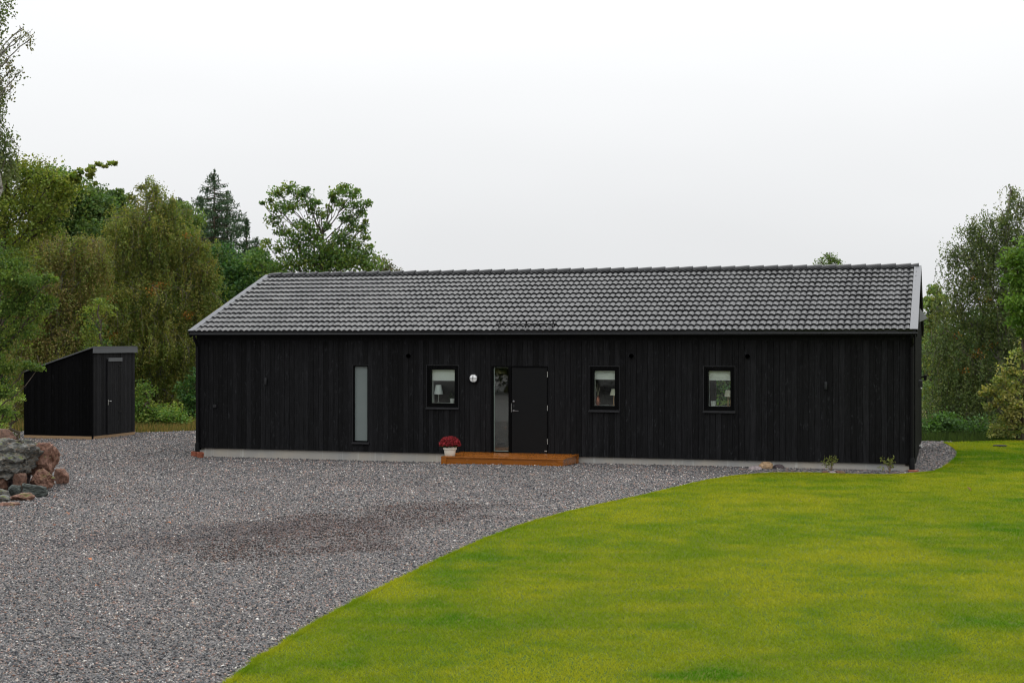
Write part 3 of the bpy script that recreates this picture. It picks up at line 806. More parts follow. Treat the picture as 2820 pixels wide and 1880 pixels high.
# things on the right-hand gable
hx = UR+.022
t1 = 5.4
e = house_part('vent_hood', 'grey metal hood sticking out of the gable'); y = t1; z0, z1 = 3.44, 3.80
MB().prism([(hx, z0), (hx, z1), (hx+.20, z0+.10), (hx+.19, z0+.085)], 'y', y-.2, y+.2).build('hood', simple('light_grey_hood_metal', (.30, .31, .32), .4, .5, .2), e)
e = house_part('gable_lamp', 'black lamp on an arm on the gable'); y = 7.6
MB().box(hx, hx+.08, y-.02, y+.02, 1.93, 1.97).build('arm', M_BLACK, e); MB().box(hx+.07, hx+.15, y-.06, y+.06, 1.86, 2.0).build('lamp_head', M_BLACK, e, bevel=.008)
e = house_part('meter_box', 'black cable box with a white plug on the gable'); y = 4.0
MB().box(hx, hx+.09, y-.14, y+.14, 1.78, 1.95).build('box', M_SILLM, e, bevel=.008); MB().lathe((hx+.06, y-.1, 1.74), [(.02, 0), (.028, .02), (.02, .04)], 12).build('plug', M_WHITE, e, smooth=True)
e = house_part('garden_tap', 'white garden tap low on the gable'); y = 4.6
m = MB(); m.tube([(hx, y, .26), (hx+.06, y, .26), (hx+.07, y, .22)], .014, 8); m.lathe((hx+.05, y, .275), [(.03, 0), (.03, .012)], 10); m.build('tap', M_WHITE, e, smooth=True)

def hworld(u, w, z=0):
    return (u*CT + w*ST, D0 - u*ST + w*CT, z)
# orange drain pipe ends on the gravel at the corners
grp = 'orange clay drain ends under the downpipe'
for i, (px, py, lab) in enumerate([(534.5, 1250, 'orange clay drain ring lying left of the corner downpipe'), (551.5, 1253, 'orange clay drain ring standing right under the corner downpipe')]):
    x, y = G(px, py)
    o = MB().lathe((0, 0, 0), [(.075, 0), (.085, 0), (.085, .08), (.09, .08), (.09, .115), (.072, .115), (.072, .02)], 20, cap=False).build('drain_ring', M_TERRA, smooth=True)
    o.location = (x, y, -.045); o.rotation_euler = (.15*i, .1, 0); tag(o, lab, 'drain pipe', grp)
x, y, _ = hworld(UR-.02, -.22)
o = MB().box(-.11, .11, -.06, .06, 0, .04).build('clay_tile', M_TERRA, bevel=.008); o.location = (x, y, -.003); tag(o, 'flat reddish clay piece under the downpipe beside the planted shrub', 'tile')

# ------------------------------------------------------------------ wooden step at the door
dk = empty('wooden_step', hworld(0, 0), -TH); tag(dk, 'low orange-brown timber platform in front of the door', 'platform')
dx0, dx1, dy0, dy1, dz = -1.276, 1.706, -1.62, -.05, .213
m = MB(); y = dy0+.125; rr = random.Random(2)
while y < dy1-.02:
    y1 = min(y+.113, dy1); m.box(dx0+.115, dx1-.115, y, y1, dz-.028, dz+rr.uniform(-.001, .001)); y += .12
m.build('deck_boards', M_DECK, dk, bevel=.003)
m = MB(); m.box(dx0, dx1, dy0, dy0+.118, dz-.028, dz+.002).box(dx0, dx0+.11, dy0+.122, dy1, dz-.028, dz+.002).box(dx1-.11, dx1, dy0+.122, dy1, dz-.028, dz+.002)
m.build('border_boards', M_DECK, dk, bevel=.003)
m = MB(); m.box(dx0+.02, dx1-.02, dy0+.02, dy0+.055, .02, dz-.030).box(dx0+.02, dx0+.055, dy0+.056, dy1, .02, dz-.030).box(dx1-.055, dx1-.02, dy0+.056, dy1, .02, dz-.030)
m.box(dx0+.06, dx1-.06, dy1-.04, dy1, .02, dz-.030)
m.build('side_boards', M_DECK, dk)
for x, y in ((dx0+.002, dy0+.002), (dx1-.132, dy0+.002), (dx1-.132, dy1-.14), (dx0+.002, dy1-.14)):
    MB().box(x, x+.13, y, y+.13, -.01, dz-.031).build('leg', M_DECK, dk, bevel=.004)

# ------------------------------------------------------------------ flower pot with red chrysanthemum
def leafquads(cen, L, Wd, up=None, rngl=None, droop=0):
    """rhombic leaves at cen with random orientation"""
    r = rngl or rng; N = len(cen)
    d = r.normal(0, 1, (N, 3)); d[:, 2] -= droop; d /= np.linalg.norm(d, axis=1)[:, None]+1e-9
    q = r.normal(0, 1, (N, 3))
    if up is not None: q = np.cross(d, np.array([0, 0, 1.0])[None]) + r.normal(0, up, (N, 3))
    w = q - (q*d).sum(1)[:, None]*d; w /= np.linalg.norm(w, axis=1)[:, None]+1e-9
    L = np.broadcast_to(L, (N,))[:, None]; Wd = np.broadcast_to(Wd, (N,))[:, None]
    nrm = np.cross(d, w)*L*.12
    v = np.stack([cen-d*L*.5, cen+w*Wd*.5+nrm, cen+d*L*.5, cen-w*Wd*.5+nrm], 1).reshape(-1, 3)
    return v, np.arange(4*N).reshape(-1, 4)
fx, fy, _ = hworld(HU(1239, -1.35)-.0, -1.35)
fp = empty('flower_pot', (fx, fy, dz+.003)); tag(fp, 'cream pot of red chrysanthemums on the corner of the wooden step', 'flower pot')
m = MB(); m.lathe((0, 0, 0), [(.115, 0), (.125, .01), (.142, .135), (.142, .14), (.163, .145), (.168, .205), (.158, .212), (.15, .20), (.148, .18), (.02, .175)], 32)
m.build('pot', M_POT, fp, smooth=True)
N = 900; r = np.random.default_rng(3)
d = r.normal(0, 1, (N, 3)); d[:, 2] = np.abs(d[:, 2])*1.0; d /= np.linalg.norm(d, axis=1)[:, None]
low = d.copy()
cen = d*np.array([.245, .245, .20])*r.uniform(.86, 1.04, (N, 1))+np.array([0, 0, .245])
rep = 9; cc = np.repeat(cen, rep, 0)+r.normal(0, .010, (N*rep, 3))
v, f = leafquads(cc, r.uniform(.02, .034, len(cc)), .012, rngl=r)
cl = np.repeat(np.array([[.27, .026, .034]])*r.uniform(.45, 1.5, (N, 1)), rep*4, 0)
np_mesh('flowers', v, f, M_PETAL, fp, cl)
M2 = 1500; d = r.normal(0, 1, (M2, 3)); d[:, 2] = np.abs(d[:, 2])*.8-.1; d /= np.linalg.norm(d, axis=1)[:, None]
cen = d*np.array([.215, .215, .17])*r.uniform(.5, 1, (M2, 1))+np.array([0, 0, .225])
v, f = leafquads(cen, .05, .03, rngl=r); np_mesh('foliage', v, f, M_LEAF, fp, np.repeat(np.array([[.035, .06, .018]])*r.uniform(.7, 1.3, (M2, 1)), 4, 0))

# ------------------------------------------------------------------ things on the window sills
def sillz(o): return o[2]+.045+.05+.006-.003+.006+.001
def lampshade(e, x, y, z, r0, r1, h, mat):
    MB().lathe((x, y, z), [(r0, 0), (r1, h), (r1-.004, h), (r0-.004, 0)], 28, cap=False).build('lamp_shade', mat, e, smooth=True)
Y = .21
e = empty('table_lamp', hworld(HU(1207.5, Y), Y, sillz(win1)), -TH); tag(e, 'thin lamp with a white cone shade behind the window beside the round wall lamp', 'lamp', 'table lamps on the window sills')
zt = HZ(1207, 1059.5, Y)-sillz(win1); zb = HZ(1207, 1085, Y)-sillz(win1)
lampshade(e, 0, 0, zb, .115, .07, zt-zb, M_SHADEW)
m = MB(); m.lathe((0, 0, 0), [(.055, 0), (.055, .01), (.01, .02), (.007, .05), (.007, zt-.04)], 16); m.build('stem', M_STEEL, e, smooth=True)
def plantpot(px, o, wpx, hpx, label, fol):
    e = empty('plant_pot', hworld(HU(px, Y), Y, sillz(o)), -TH); tag(e, label, 'pot', 'white pots on the window sills')
    h = hpx*.0089
    MB().lathe((0, 0, 0), [(wpx*.0089*.38, 0), (wpx*.0089*.5, h), (wpx*.0089*.46, h), (wpx*.0089*.4, h-.02), (.005, h-.02)], 20).build('pot', M_WHITE, e, smooth=True)
    if fol:
        r = np.random.default_rng(5); c = r.normal(0, 1, (90, 3))*np.array([.05, .05, .05])+np.array([0, 0, h+.05]); c[:, 2] = np.maximum(c[:, 2], h-.01)
        v, f = leafquads(c, .05, .012, rngl=r); np_mesh('leaves', v, f, M_LEAF, e, np.repeat(np.array([[.07, .11, .05]])*r.uniform(.6, 1.3, (90, 1)), 4, 0))
plantpot(1245.5, win1, 12.5, 12.5, 'white pot with a small plant behind the same window as the cone lamp', True)
plantpot(1964.5, win3, 15, 13, 'white pot on the sill of the window one can see through', False)
def woodlamp(px, o, label, pyb, pyt):
    e = empty('table_lamp', hworld(HU(px, Y), Y, sillz(o)), -TH); tag(e, label, 'lamp', 'table lamps on the window sills')
    zb = HZ(px, pyb, Y)-sillz(o); zt = HZ(px, pyt, Y)-sillz(o)
    lampshade(e, 0, 0, zb, .125, .085, zt-zb, M_SHADE)
    for x in (-.028, .028):
        MB().box(x-.010, x+.010, -.012, .012, .012, zb-.02).build('leg', M_LAMPWOOD, e)
    MB().box(-.05, .05, -.03, .03, 0, .012).build('base', M_LAMPWOOD, e); MB().box(-.042, .042, -.014, .014, zb-.02, zb-.006).build('crossbar', M_LAMPWOOD, e)
    MB().lathe((0, 0, zb-.006), [(.012, 0), (.012, .05)], 10).build('socket', M_LAMPWOOD, e)
woodlamp(1693.5, win2, 'wooden lamp with a square cream shade beside the copper vase', 1088, 1071)
woodlamp(2008.5, win3, 'wooden lamp with a cream shade on the sill of the see-through window', 1091.5, 1074)
e = empty('twig_vase', hworld(HU(1647, Y), Y, sillz(win2)), -TH); tag(e, 'copper vase with bare pale twigs behind the window with a wooden lamp', 'vase')
MB().lathe((0, 0, 0), [(.03, 0), (.052, .04), (.06, .10), (.045, .17), (.022, .215), (.03, .24)], 20, cap=True).build('vase', M_COPPER, e, smooth=True)
m = MB(); 
for dx, dyv, hh in ((-.06, .0, .50), (-.02, .02, .52), (.05, -.01, .47), (.01, .03, .36), (-.045, -.02, .4)): m.tube([(0, 0, .2), (dx*.4, dyv, .3), (dx, dyv*2, hh)], [.006, .005, .003], 5)
m.build('twigs', M_TWIG, e)

# ------------------------------------------------------------------ shed
cx, cy = G(255.3, 1209.5)
SW = 2.38
shed = empty('garden_shed', (cx, cy, 0), -TH); tag(shed, 'small black lean-to shed beside the forest edge', 'shed')
hR = 2.74; hL = 2.0
def zs(x): return hR + (hR-hL)*x/SW      # x from -SW..0
def shed_boards_y():
    m = MB(); p = .12; y = 0
    while y < SW-.01:
        y1 = min(y+p-.006, SW)
        if not (SW*.34 < (y+y1)/2 < SW*.66): m.box(-.024, 0, y, y1, .09, hR-.02)
        else: m.box(-.024, -.004, y, y1, .09, hR-.02)
        y += p
    return m
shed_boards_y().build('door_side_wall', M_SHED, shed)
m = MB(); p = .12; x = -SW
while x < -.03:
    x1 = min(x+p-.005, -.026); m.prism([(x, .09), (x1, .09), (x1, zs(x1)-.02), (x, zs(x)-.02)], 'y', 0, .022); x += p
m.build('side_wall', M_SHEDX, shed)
m = MB(); m.prism([(-SW, .0), (-.03, .0), (-.03, zs(-.03)-.03), (-SW, zs(-SW)-.03)], 'y', .03, SW-.01); m.build('inner_body', M_BLACK, shed)
m = MB(); m.box(-SW, .0+.005, -.006, .05, -.0, .088).box(-.05, .008, .05, SW, 0, .088); m.build('base_timber', M_PALE, shed)
MB().box(-.03, .012, -.014, .03, .0, hR-.02).build('corner_board', M_SHEDX, shed)
m = MB(); m.prism([(-SW-.08, zs(-SW-.08)-.01), (.06, zs(.06)-.01), (.06, zs(.06)+.025), (-SW-.08, zs(-SW-.08)+.025)], 'y', -.05, SW+.06); m.build('roof', M_SHEDTRIM, shed)
MB().box(.035, .062, -.05, SW+.06, hR-.16, hR-.0).build('fascia', M_SHEDTRIM, shed)
sd = empty('door'); sd.parent = shed
y0, y1 = SW*.34, SW*.67
m = MB(); y = y0
while y < y1-.02:
    m.box(.0, .022, y, min(y+.114, y1), .12, hR-.42); y += .12
m.build('door_leaf', M_SHED, sd)
MB().box(.0, .034, y0-.055, y0-.004, .10, hR-.36).build('door_post', M_CLAD, sd)
MB().box(.0, .05, y0-.02, y1-.02, hR-.42, hR-.31).build('head_trim', M_SHEDTRIM, sd)
MB().tube([(.03, y0+.01, 1.12), (.075, y0+.01, 1.12), (.075, y0+.09, 1.11)], .011, 8).build('handle', M_STEEL, sd)
MB().box(.034, .045, y0-.03, y0-.008, 1.0, 1.16).build('lock_plate', M_STEEL, sd)
for z in (.75, 2.15): MB().box(.022, .034, y1-.22, y1, z, z+.03).build('hinge', M_BLACK, sd)

# ------------------------------------------------------------------ rocks
def rock(name, label, cat, ctr, dims, mat, seed, rot=0, tilt=0, cuts=10, rough=.08, group=None, sub=4, strata=0):
    b = bmesh.new(); bmesh.ops.create_icosphere(b, subdivisions=sub, radius=1)
    r = random.Random(seed)
    P = []
    for i in range(cuts):
        n = Vector((r.gauss(0, 1), r.gauss(0, 1), r.gauss(0, .8))).normalized(); P.append((n, r.uniform(.55, .85)))
    
    if cuts > 4: P.append((Vector((0, 0, 1)), .72)); P.append((Vector((0, 0, -1)), .6))
    off = Vector((seed*3.1, seed*1.7, 0))
    for v in b.verts:
        c = v.co.copy()
        for n, dd in P:
            k = c.dot(n)
            if k > dd: c -= n*(k-dd)*.97
        f = 1 + rough*1.5*mnoise.fractal(c*1.3+off, 1, 2, 4) + rough*1.0*mnoise.fractal(c*4+off, .8, 2.1, 4) - rough*1.3*max(0, .22-abs(mnoise.noise(c*2.1+off)))*2
        c = Vector((c.x*f, c.y*f, c.z*f))
        if strata:
            q = math.sin(c.z*16+1.5*mnoise.noise(c*2+off)); c.x *= 1+strata*q; c.y *= 1+strata*q
        v.co = c
    lo = [min(v.co[i] for v in b.verts) for i in range(3)]; hi = [max(v.co[i] for v in b.verts) for i in range(3)]
    for v in b.verts: v.co = Vector([((v.co[i]-lo[i])/(hi[i]-lo[i])-.5)*dims[i] for i in range(3)])
    me = bpy.data.meshes.new(name); b.to_mesh(me); b.free(); me.materials.append(mat)
    me.polygons.foreach_set('use_smooth', [True]*len(me.polygons)); me.set_sharp_from_angle(angle=R(28))
    o = bpy.data.objects.new(name, me); COL.objects.link(o); o.location = ctr; o.rotation_euler = (0, tilt, rot)
    tag(o, label, cat, group); return o
def rock_px(x0, x1, y0, y1, Dd, mat, seed, label, depth=None, grp='rocks piled at the edge of the gravel', name='rock', **kw):
    s = Dd/FPX; w = (x1-x0)*s; h = (y1-y0)*s
    cx = ((x0+x1)/2-1410)*s; cz = CAMZ-((y0+y1)/2-940)*s
    return rock(name, label, 'rock', (cx, Dd+(depth or w)*.3, cz), (w, depth or w*.8, h*1.03), mat, seed, group=grp, **kw)
rock_px(-95, 97, 1209, 1320, 28.6, M_SLATE, 11, 'big layered grey slab resting across the rock pile', depth=1.1, rough=.13, strata=.03, sub=6, tilt=.06, cuts=7)
rock_px(-25, 43, 1182, 1222, 29.2, M_BROWN, 12, 'dark red-brown rock on top of the grey slab', sub=4)
rock_px(66, 154, 1220, 1316, 29.2, M_PINK, 13, 'tall pink rock with moss beside the grey slab', sub=5, rough=.12, cuts=8)
rock_px(74, 147, 1292, 1350, 28.7, M_PINK, 14, 'rough orange-brown rock below the tall pink rock', sub=5, rough=.14, cuts=6)
rock_px(143, 186, 1290, 1332, 30.0, M_PINK, 15, 'small square pink rock at the right end of the pile', sub=4)
rock_px(28, 69, 1303, 1350, 28.4, M_BROWN, 16, 'upright reddish stone in the gap under the grey slab', sub=4)
rock_px(-30, 18, 1315, 1352, 28.6, M_BROWN, 17, 'dark brown stone under the grey slab at the picture edge')
rock_px(50, 126, 1335, 1368, 27.7, M_SLATED, 18, 'flat dark green slate pointing right at the foot of the pile', tilt=.12, strata=.02)
rock_px(18, 56, 1336, 1366, 27.7, M_SLATED, 19, 'small dark wedge between the flat slate and the grey stone')
rock_px(-22, 24, 1346, 1370, 27.5, M_SLATE, 20, 'small pale grey stone left of the dark wedge')
rock_px(20, 88, 1358, 1384, 27.1, M_PINK, 21, 'flat pink stone lying in front of the dark slate')
rock_px(-20, 24, 1363, 1380, 26.9, M_SLATE, 22, 'thin light grey stone below the pale grey stone')
rock_px(-20, 54, 1384, 1420, 26.2, M_PINK, 23, 'low pinkish stone nearest the camera beside the gravel')
rock_px(-25, 16, 1402, 1424, 25.7, M_SLATE, 24, 'grey stone in the very corner in front of the pinkish stone')
rock_px(-60, 80, 1262, 1350, 29.3, M_DARKR, 25, 'added dark rock standing in for shade in the gap under the grey slab', depth=.7)  # extra rock, added so the gap beneath the slab reads as dark shade
g2 = 'boulders and stones along the house wall'
rock_px(2062, 2101, 1283, 1306, 33.6, M_MAUVE, 31, 'rounded mauve boulder left of the tan boulder', grp=g2, cuts=3, rough=.05)
rock_px(2090, 2131, 1272, 1302, 33.9, M_TAN, 32, 'rounded tan boulder between the mauve and the dark boulder', grp=g2, cuts=2, rough=.05)
rock_px(2127, 2163, 1278, 1301, 34.0, M_DARKR, 33, 'dark purple boulder right of the tan boulder', grp=g2, cuts=4)
for i, (a, b, c, d_, mt, lb) in enumerate([(2239, 2264, 1297, 1306, M_SLATE, 'pale grey-green stone, first from the boulders in the ring of the taller shrub'), (2262, 2283, 1297, 1307, M_PINK, 'small pink stone between two stones in the ring of the taller shrub'),
                                   (2281, 2306, 1297, 1307.5, M_MAUVE, 'mauve stone at the stem of the taller shrub'), (2303, 2330, 1296, 1307, M_PINK, 'longer pink stone at the right of the taller shrub'),
                                   (2408, 2442, 1302, 1311, M_SLATED, 'dark flat stone left of the lower shrub'), (2440, 2462, 1302, 1311.5, M_BROWN, 'brown stone at the stem of the lower shrub'),
                                   (2458, 2482, 1300, 1309, M_PINK, 'pink stone right of the stem of the lower shrub'), (2476, 2497, 1303, 1311, M_MAUVE, 'pale flat stone nearest the house corner')]):
    rock_px(a, b, c, d_+2, 32.7, mt, 40+i, lb, grp=g2, name='stone', sub=3)

# small planted shrubs by the wall
def young_shrub(px, py, tips, label, D=33.0):
    s = D/FPX; bx = (px-1410)*s
    e = empty('young_shrub', (bx, D, 0)); tag(e, label, 'shrub', 'young shrubs planted by the wall')
    m = MB(); r = np.random.default_rng(int(px)); C = []; 
    for (tx, ty) in tips:
        X = (tx-px)*s; Z = CAMZ-(ty-940)*s
        m.tube([(0, 0, 0), (X*.35, 0, Z*.5), (X, r.normal(0, .03), Z)], [.007, .005, .002], 5)
        k = 8
        C.append(np.stack([X+r.normal(0, .035, k), r.normal(0, .05, k), Z+r.normal(-.02, .045, k)], 1))
        C.append(np.stack([X*.7+r.normal(0, .02, 4), r.normal(0, .03, 4), Z*.78+r.normal(0, .02, 4)], 1))
    m.build('stem', simple('green_brown_stem', (.12, .08, .04), .7), e)
    C = np.vstack(C); v, f = leafquads(C, r.uniform(.05, .08, len(C)), .03, rngl=r)
    np_mesh('leaves', v, f, M_LEAF, e, np.repeat(np.array([[.17, .19, .05]])*r.uniform(.6, 1.4, (len(C), 1)), 4, 0))
young_shrub(2289, 1299, [(2268, 1266), (2280, 1260), (2290, 1257), (2298, 1253), (2303, 1264), (2269, 1276), (2293, 1268), (2283, 1272)], 'taller young shrub with yellow-green leaves in front of the foundation')
young_shrub(2451, 1300, [(2428, 1266), (2436, 1269), (2451, 1260), (2458, 1262), (2453, 1270), (2460, 1280), (2424, 1288), (2446, 1273)], 'lower sparse young shrub near the corner of the house')

# manhole lid on the lawn, dead leaf, fallen leaves on gravel
x, y = G(2754, 1231.5)
o = MB().lathe((0, 0, 0), [(.19, -.03), (.19, .035), (.165, .045), (.03, .05)], 32).build('well_lid', M_BLACK, smooth=True); o.location = (x, y, LZ); tag(o, 'round black lid set in the lawn', 'lid')
r = np.random.default_rng(11)
def fallen(px, py, size, colr, label, z=0, grp='fallen leaves on the gravel', up=False):
    x, y = G(px, py, z)
    m = MB(); n = 7; pts = []
    for k in range(n):
        t = k/(n-1); w_ = size*.32*math.sin(math.pi*min(t*.95+.03, 1)); pts.append((t*size-size/2, w_, .012*math.sin(t*5)+abs(w_)*.5))
    vs = [(p[0], p[1], p[2]) for p in pts]+[(p[0], -p[1], p[2]) for p in pts]+[(p[0], 0, p[2]-abs(p[1])*.4) for p in pts]
    fs = [(i, i+1, 2*n+i+1, 2*n+i) for i in range(n-1)]+[(n+i+1, n+i, 2*n+i, 2*n+i+1) for i in range(n-1)]
    m.add(vs, fs); o = m.build('fallen_leaf', colr); o.location = (x, y, z+.02); o.rotation_euler = (0, -1.2 if up else r.uniform(-.2, .2), r.uniform(0, 6))
    tag(o, label, 'leaf', grp)
M_LO = simple('orange_leaf', (.42, .14, .04), .6); M_LB = simple('brown_leaf', (.16, .06, .03), .7)
fallen(463, 1443, .10, M_LO, 'orange leaf lying alone in the middle of the gravel yard')
fallen(186, 1417, .09, M_LO, 'orange leaf on the gravel in front of the rock pile')
fallen(248, 1543, .07, M_LO, 'orange leaf on the gravel far below the rock pile'); fallen(268, 1617, .06, M_LO, 'small orange leaf on the coarse gravel in the foreground')
fallen(152, 1371, .10, M_LB, 'brown leaf just right of the dark green slate'); fallen(95, 1391, .08, M_LB, 'brown leaf beside the flat pink stone')
fallen(725, 1408, .12, M_LB, 'dark brown leaf at the edge of the damp gravel')
for i in range(14):
    px_ = float(r.uniform(30, 900)); fallen(px_, float(r.uniform(1330, 1480)), float(r.uniform(.04, .07)), M_LB, 'small brown leaf scattered on the gravel between rock pile and step', grp='small brown leaves scattered on the gravel')
fallen(2668, 1350, .14, M_LB, 'brown leaf standing up in the lawn', z=LZ, grp='fallen leaves on the lawn', up=True)

# ------------------------------------------------------------------ trees
def tubes_np(segs, n=5):
    """segs: list of (pts(k,3), radii(k)); returns verts, quads"""
    V = []; F = []; off = 0
    ang = np.arange(n)*2*np.pi/n
    for P, Rr in segs:
        P = np.asarray(P, float); k = len(P)
        d = np.gradient(P, axis=0); d /= np.linalg.norm(d, axis=1)[:, None]+1e-9
        ref = np.where(np.abs(d[:, 2:3]) < .9, np.array([[0, 0, 1.0]]), np.array([[1.0, 0, 0]]))
        a = np.cross(d, ref); a /= np.linalg.norm(a, axis=1)[:, None]+1e-9; b = np.cross(d, a)
        ring = P[:, None]+(a[:, None]*np.cos(ang)[None, :, None]+b[:, None]*np.sin(ang)[None, :, None])*np.asarray(Rr)[:, None, None]
        V.append(ring.reshape(-1, 3))
        i = np.arange(k-1)[:, None]*n; j = np.arange(n)[None]; j2 = (j+1) % n
        F.append(np.stack([off+i+j, off+i+j2, off+i+n+j2, off+i+n+j], -1).reshape(-1, 4)); off += k*n
    return np.vstack(V), np.vstack(F)
def curve(p0, p1, r, k=7, sag=0, wob=.06):
    t = np.linspace(0, 1, k)[:, None]; L = np.linalg.norm(np.asarray(p1)-p0)
    P = p0*(1-t)+p1*t; P[:, 2] += (sag*L*4*(t*(1-t)))[:, 0]
    P[1:-1] += r.normal(0, wob*L*.35, (k-2, 3)); return P

TIPK = 46
NLEAF = 0
def tree(name, label, sxb, D, lobes, cols, leaf=(.13, .085), dens=1.0, style='oak', bark=M_BARK, trunk=.16, tips_per=1.0, seed=0, group=None, category='tree', base_z=0, sigma=.30, spot=None, trunk_top=None, depth=1.0, m_per=52, sigk=.5):
    r = np.random.default_rng(100+seed)
    base = S(sxb, 1000, D); base[2] = base_z
    root = empty(name, tuple(base)); tag(root, label, category, group)
    s = D*K/FPX
    L3 = []
    for lb in lobes:
        x, y, rx = lb[:3]; ry = lb[3] if len(lb) > 3 else rx
        c = S(x, y, D); c[1] += r.uniform(-.6, .6)*rx*s*.8*depth; L3.append((c, np.array([rx*s, rx*s*1.0*depth, ry*s])))
    top = max(L3, key=lambda q: q[0][2])[0] if trunk_top is None else S(*trunk_top, D)
    # trunk
    k = 12; t = np.linspace(0, 1, k)[:, None]
    TP = base*(1-t)+top*t; wob = r.normal(0, .10, (k, 3)); wob[0] = 0; wob[:, 2] = 0; TP += wob*np.sin(np.pi*t)**.5
    TP[0, 2] -= .3
    TR = trunk*(1-t[:, 0])**.8+.02; TR[0] *= 1.25
    segs = [(TP, TR)]; twigs = []; tips = []; tsl = []
    for li, (c, rad) in enumerate(L3):
        # limb leaves the trunk below the lobe
        horiz = np.linalg.norm((c-top)[:2])
        zz = max(base[2]+.15*(top[2]-base[2]), c[2]-horiz*.9-rad[2]*.7)
        ti = np.clip((zz-base[2])/(top[2]-base[2]+1e-6), .08, .96); p0 = np.array([np.interp(ti, t[:, 0], TP[:, i]) for i in range(3)])
        rr0 = np.interp(ti, t[:, 0], TR)*.55
        if len(lobes[li]) > 4: p0 = L3[lobes[li][4]][0]; rr0 = .022
        P = curve(p0, c, r, 8, -.05 if style != 'birch' else .06, .05)
        segs.append((P, np.linspace(min(rr0, .045*rad.mean()+.015), .010, 8)))
        vol = rad[0]*rad[1]*rad[2]
        nt_ = max(2, int(tips_per*TIPK*(vol**(2/3))+1.5))
        u = r.normal(0, 1, (nt_, 3)); u /= np.linalg.norm(u, axis=1)[:, None]
        rr = r.random(nt_)**.42
        tp = c+u*rad*rr[:, None]; tips.append(tp); tsl.append(np.full(nt_, min(sigma, sigk*rad.mean())))
        for q in tp[::3] if nt_ < 120 else tp[::8]:
            st = P[r.integers(4, 8)]; twigs.append((curve(st, q, r, 4, .03, .08), np.linspace(.016, .005, 4)))
    tips = np.vstack(tips); T = len(tips); tsig = np.concatenate(tsl)
    if style == 'oak' or style == 'bush':
        m_ = int(m_per*dens); g = np.clip(r.normal(0, 1, (T, m_, 3)), -1.5, 1.5)*tsig[:, None, None]*np.array([1, 1, .62])*r.uniform(.6, 1.25, (T, 1, 1))
        C = (tips[:, None]+g).reshape(-1, 3); droop = .2
        own = np.repeat(np.arange(T), m_)
    elif style == 'birch':
        ns = 5; m_ = int(m_per*dens/ns*1.3)+1
        o2 = np.clip(r.normal(0, 1, (T, ns, 1, 3)), -1.5, 1.5)*tsig[:, None, None, None]*np.array([1, 1, .5]); ln = r.uniform(.3, 1.25, (T, ns, 1, 1))*np.clip(tsig/.22, .3, 1)[:, None, None, None]
        tt = r.random((T, ns, m_, 1)); dr = r.normal(0, .12, (T, ns, 1, 3)); dr[..., 2] = -1
        C = (tips[:, None, None]+o2+dr*ln*tt+r.normal(0, .05, (T, ns, m_, 3))).reshape(-1, 3); droop = .9
        own = np.repeat(np.arange(T), ns*m_)
        for i in range(0, T, 3):
            for j in range(2):
                a = tips[i]+o2[i, j, 0]*.3; b = tips[i]+o2[i, j, 0]+dr[i, j, 0]*ln[i, j, 0]
                mid = (a+b)/2+np.array([o2[i, j, 0, 0]*.6, 0, .12]); twigs.append((np.stack([a, mid, b]), np.array([.008, .006, .003])))
    C = C[C[:, 2] > base_z+.02]if False else C
    own = own[C[:, 2] > .03]; C = C[C[:, 2] > .03]
    N = len(C); global NLEAF; NLEAF += N
    v, f = leafquads(C, r.uniform(.7, 1.3, N)*leaf[0]*1.15, r.uniform(.7, 1.2, N)*leaf[1]*1.15, up=.9, rngl=r, droop=droop)
    cols = np.array(cols); ci = r.integers(0, len(cols), T)
    mixw = r.random(N) < .25
    base_c = np.where(mixw[:, None], cols[r.integers(0, len(cols), N)], cols[ci[own]])*r.uniform(.75, 1.25, (T, 1))[own]*r.uniform(.75, 1.3, (N, 1))
    base_c = base_c*np.array([1.95, 2.2, 1.95])
    if spot:
        for (px_, py_, pr_, pc_) in spot:
            ce = S(px_, py_, D); dd = np.hypot(C[:, 0]-ce[0], C[:, 2]-ce[2]); w_ = (dd < pr_*s*r.uniform(.3, 1.2, N)) & (r.random(N) < .55)
            base_c[w_] = np.array(pc_)*r.uniform(.7, 1.3, (w_.sum(), 1))
    loc = np.array(base)
    np_mesh('crown', v-loc, f, M_LEAF, root, np.repeat(base_c, 4, 0))
    V1, F1 = tubes_np(segs, 8); V1 -= loc
    np_mesh('trunk', V1, F1, bark, root, smooth=True)
    if twigs:
        V2, F2 = tubes_np(twigs, 4); np_mesh('twigs', V2-loc, F2, M_BARK if bark is M_BARK else M_TWIGB, root)
    return root
M_TWIGB = simple('dark_birch_twig', (.09, .07, .06), .8)

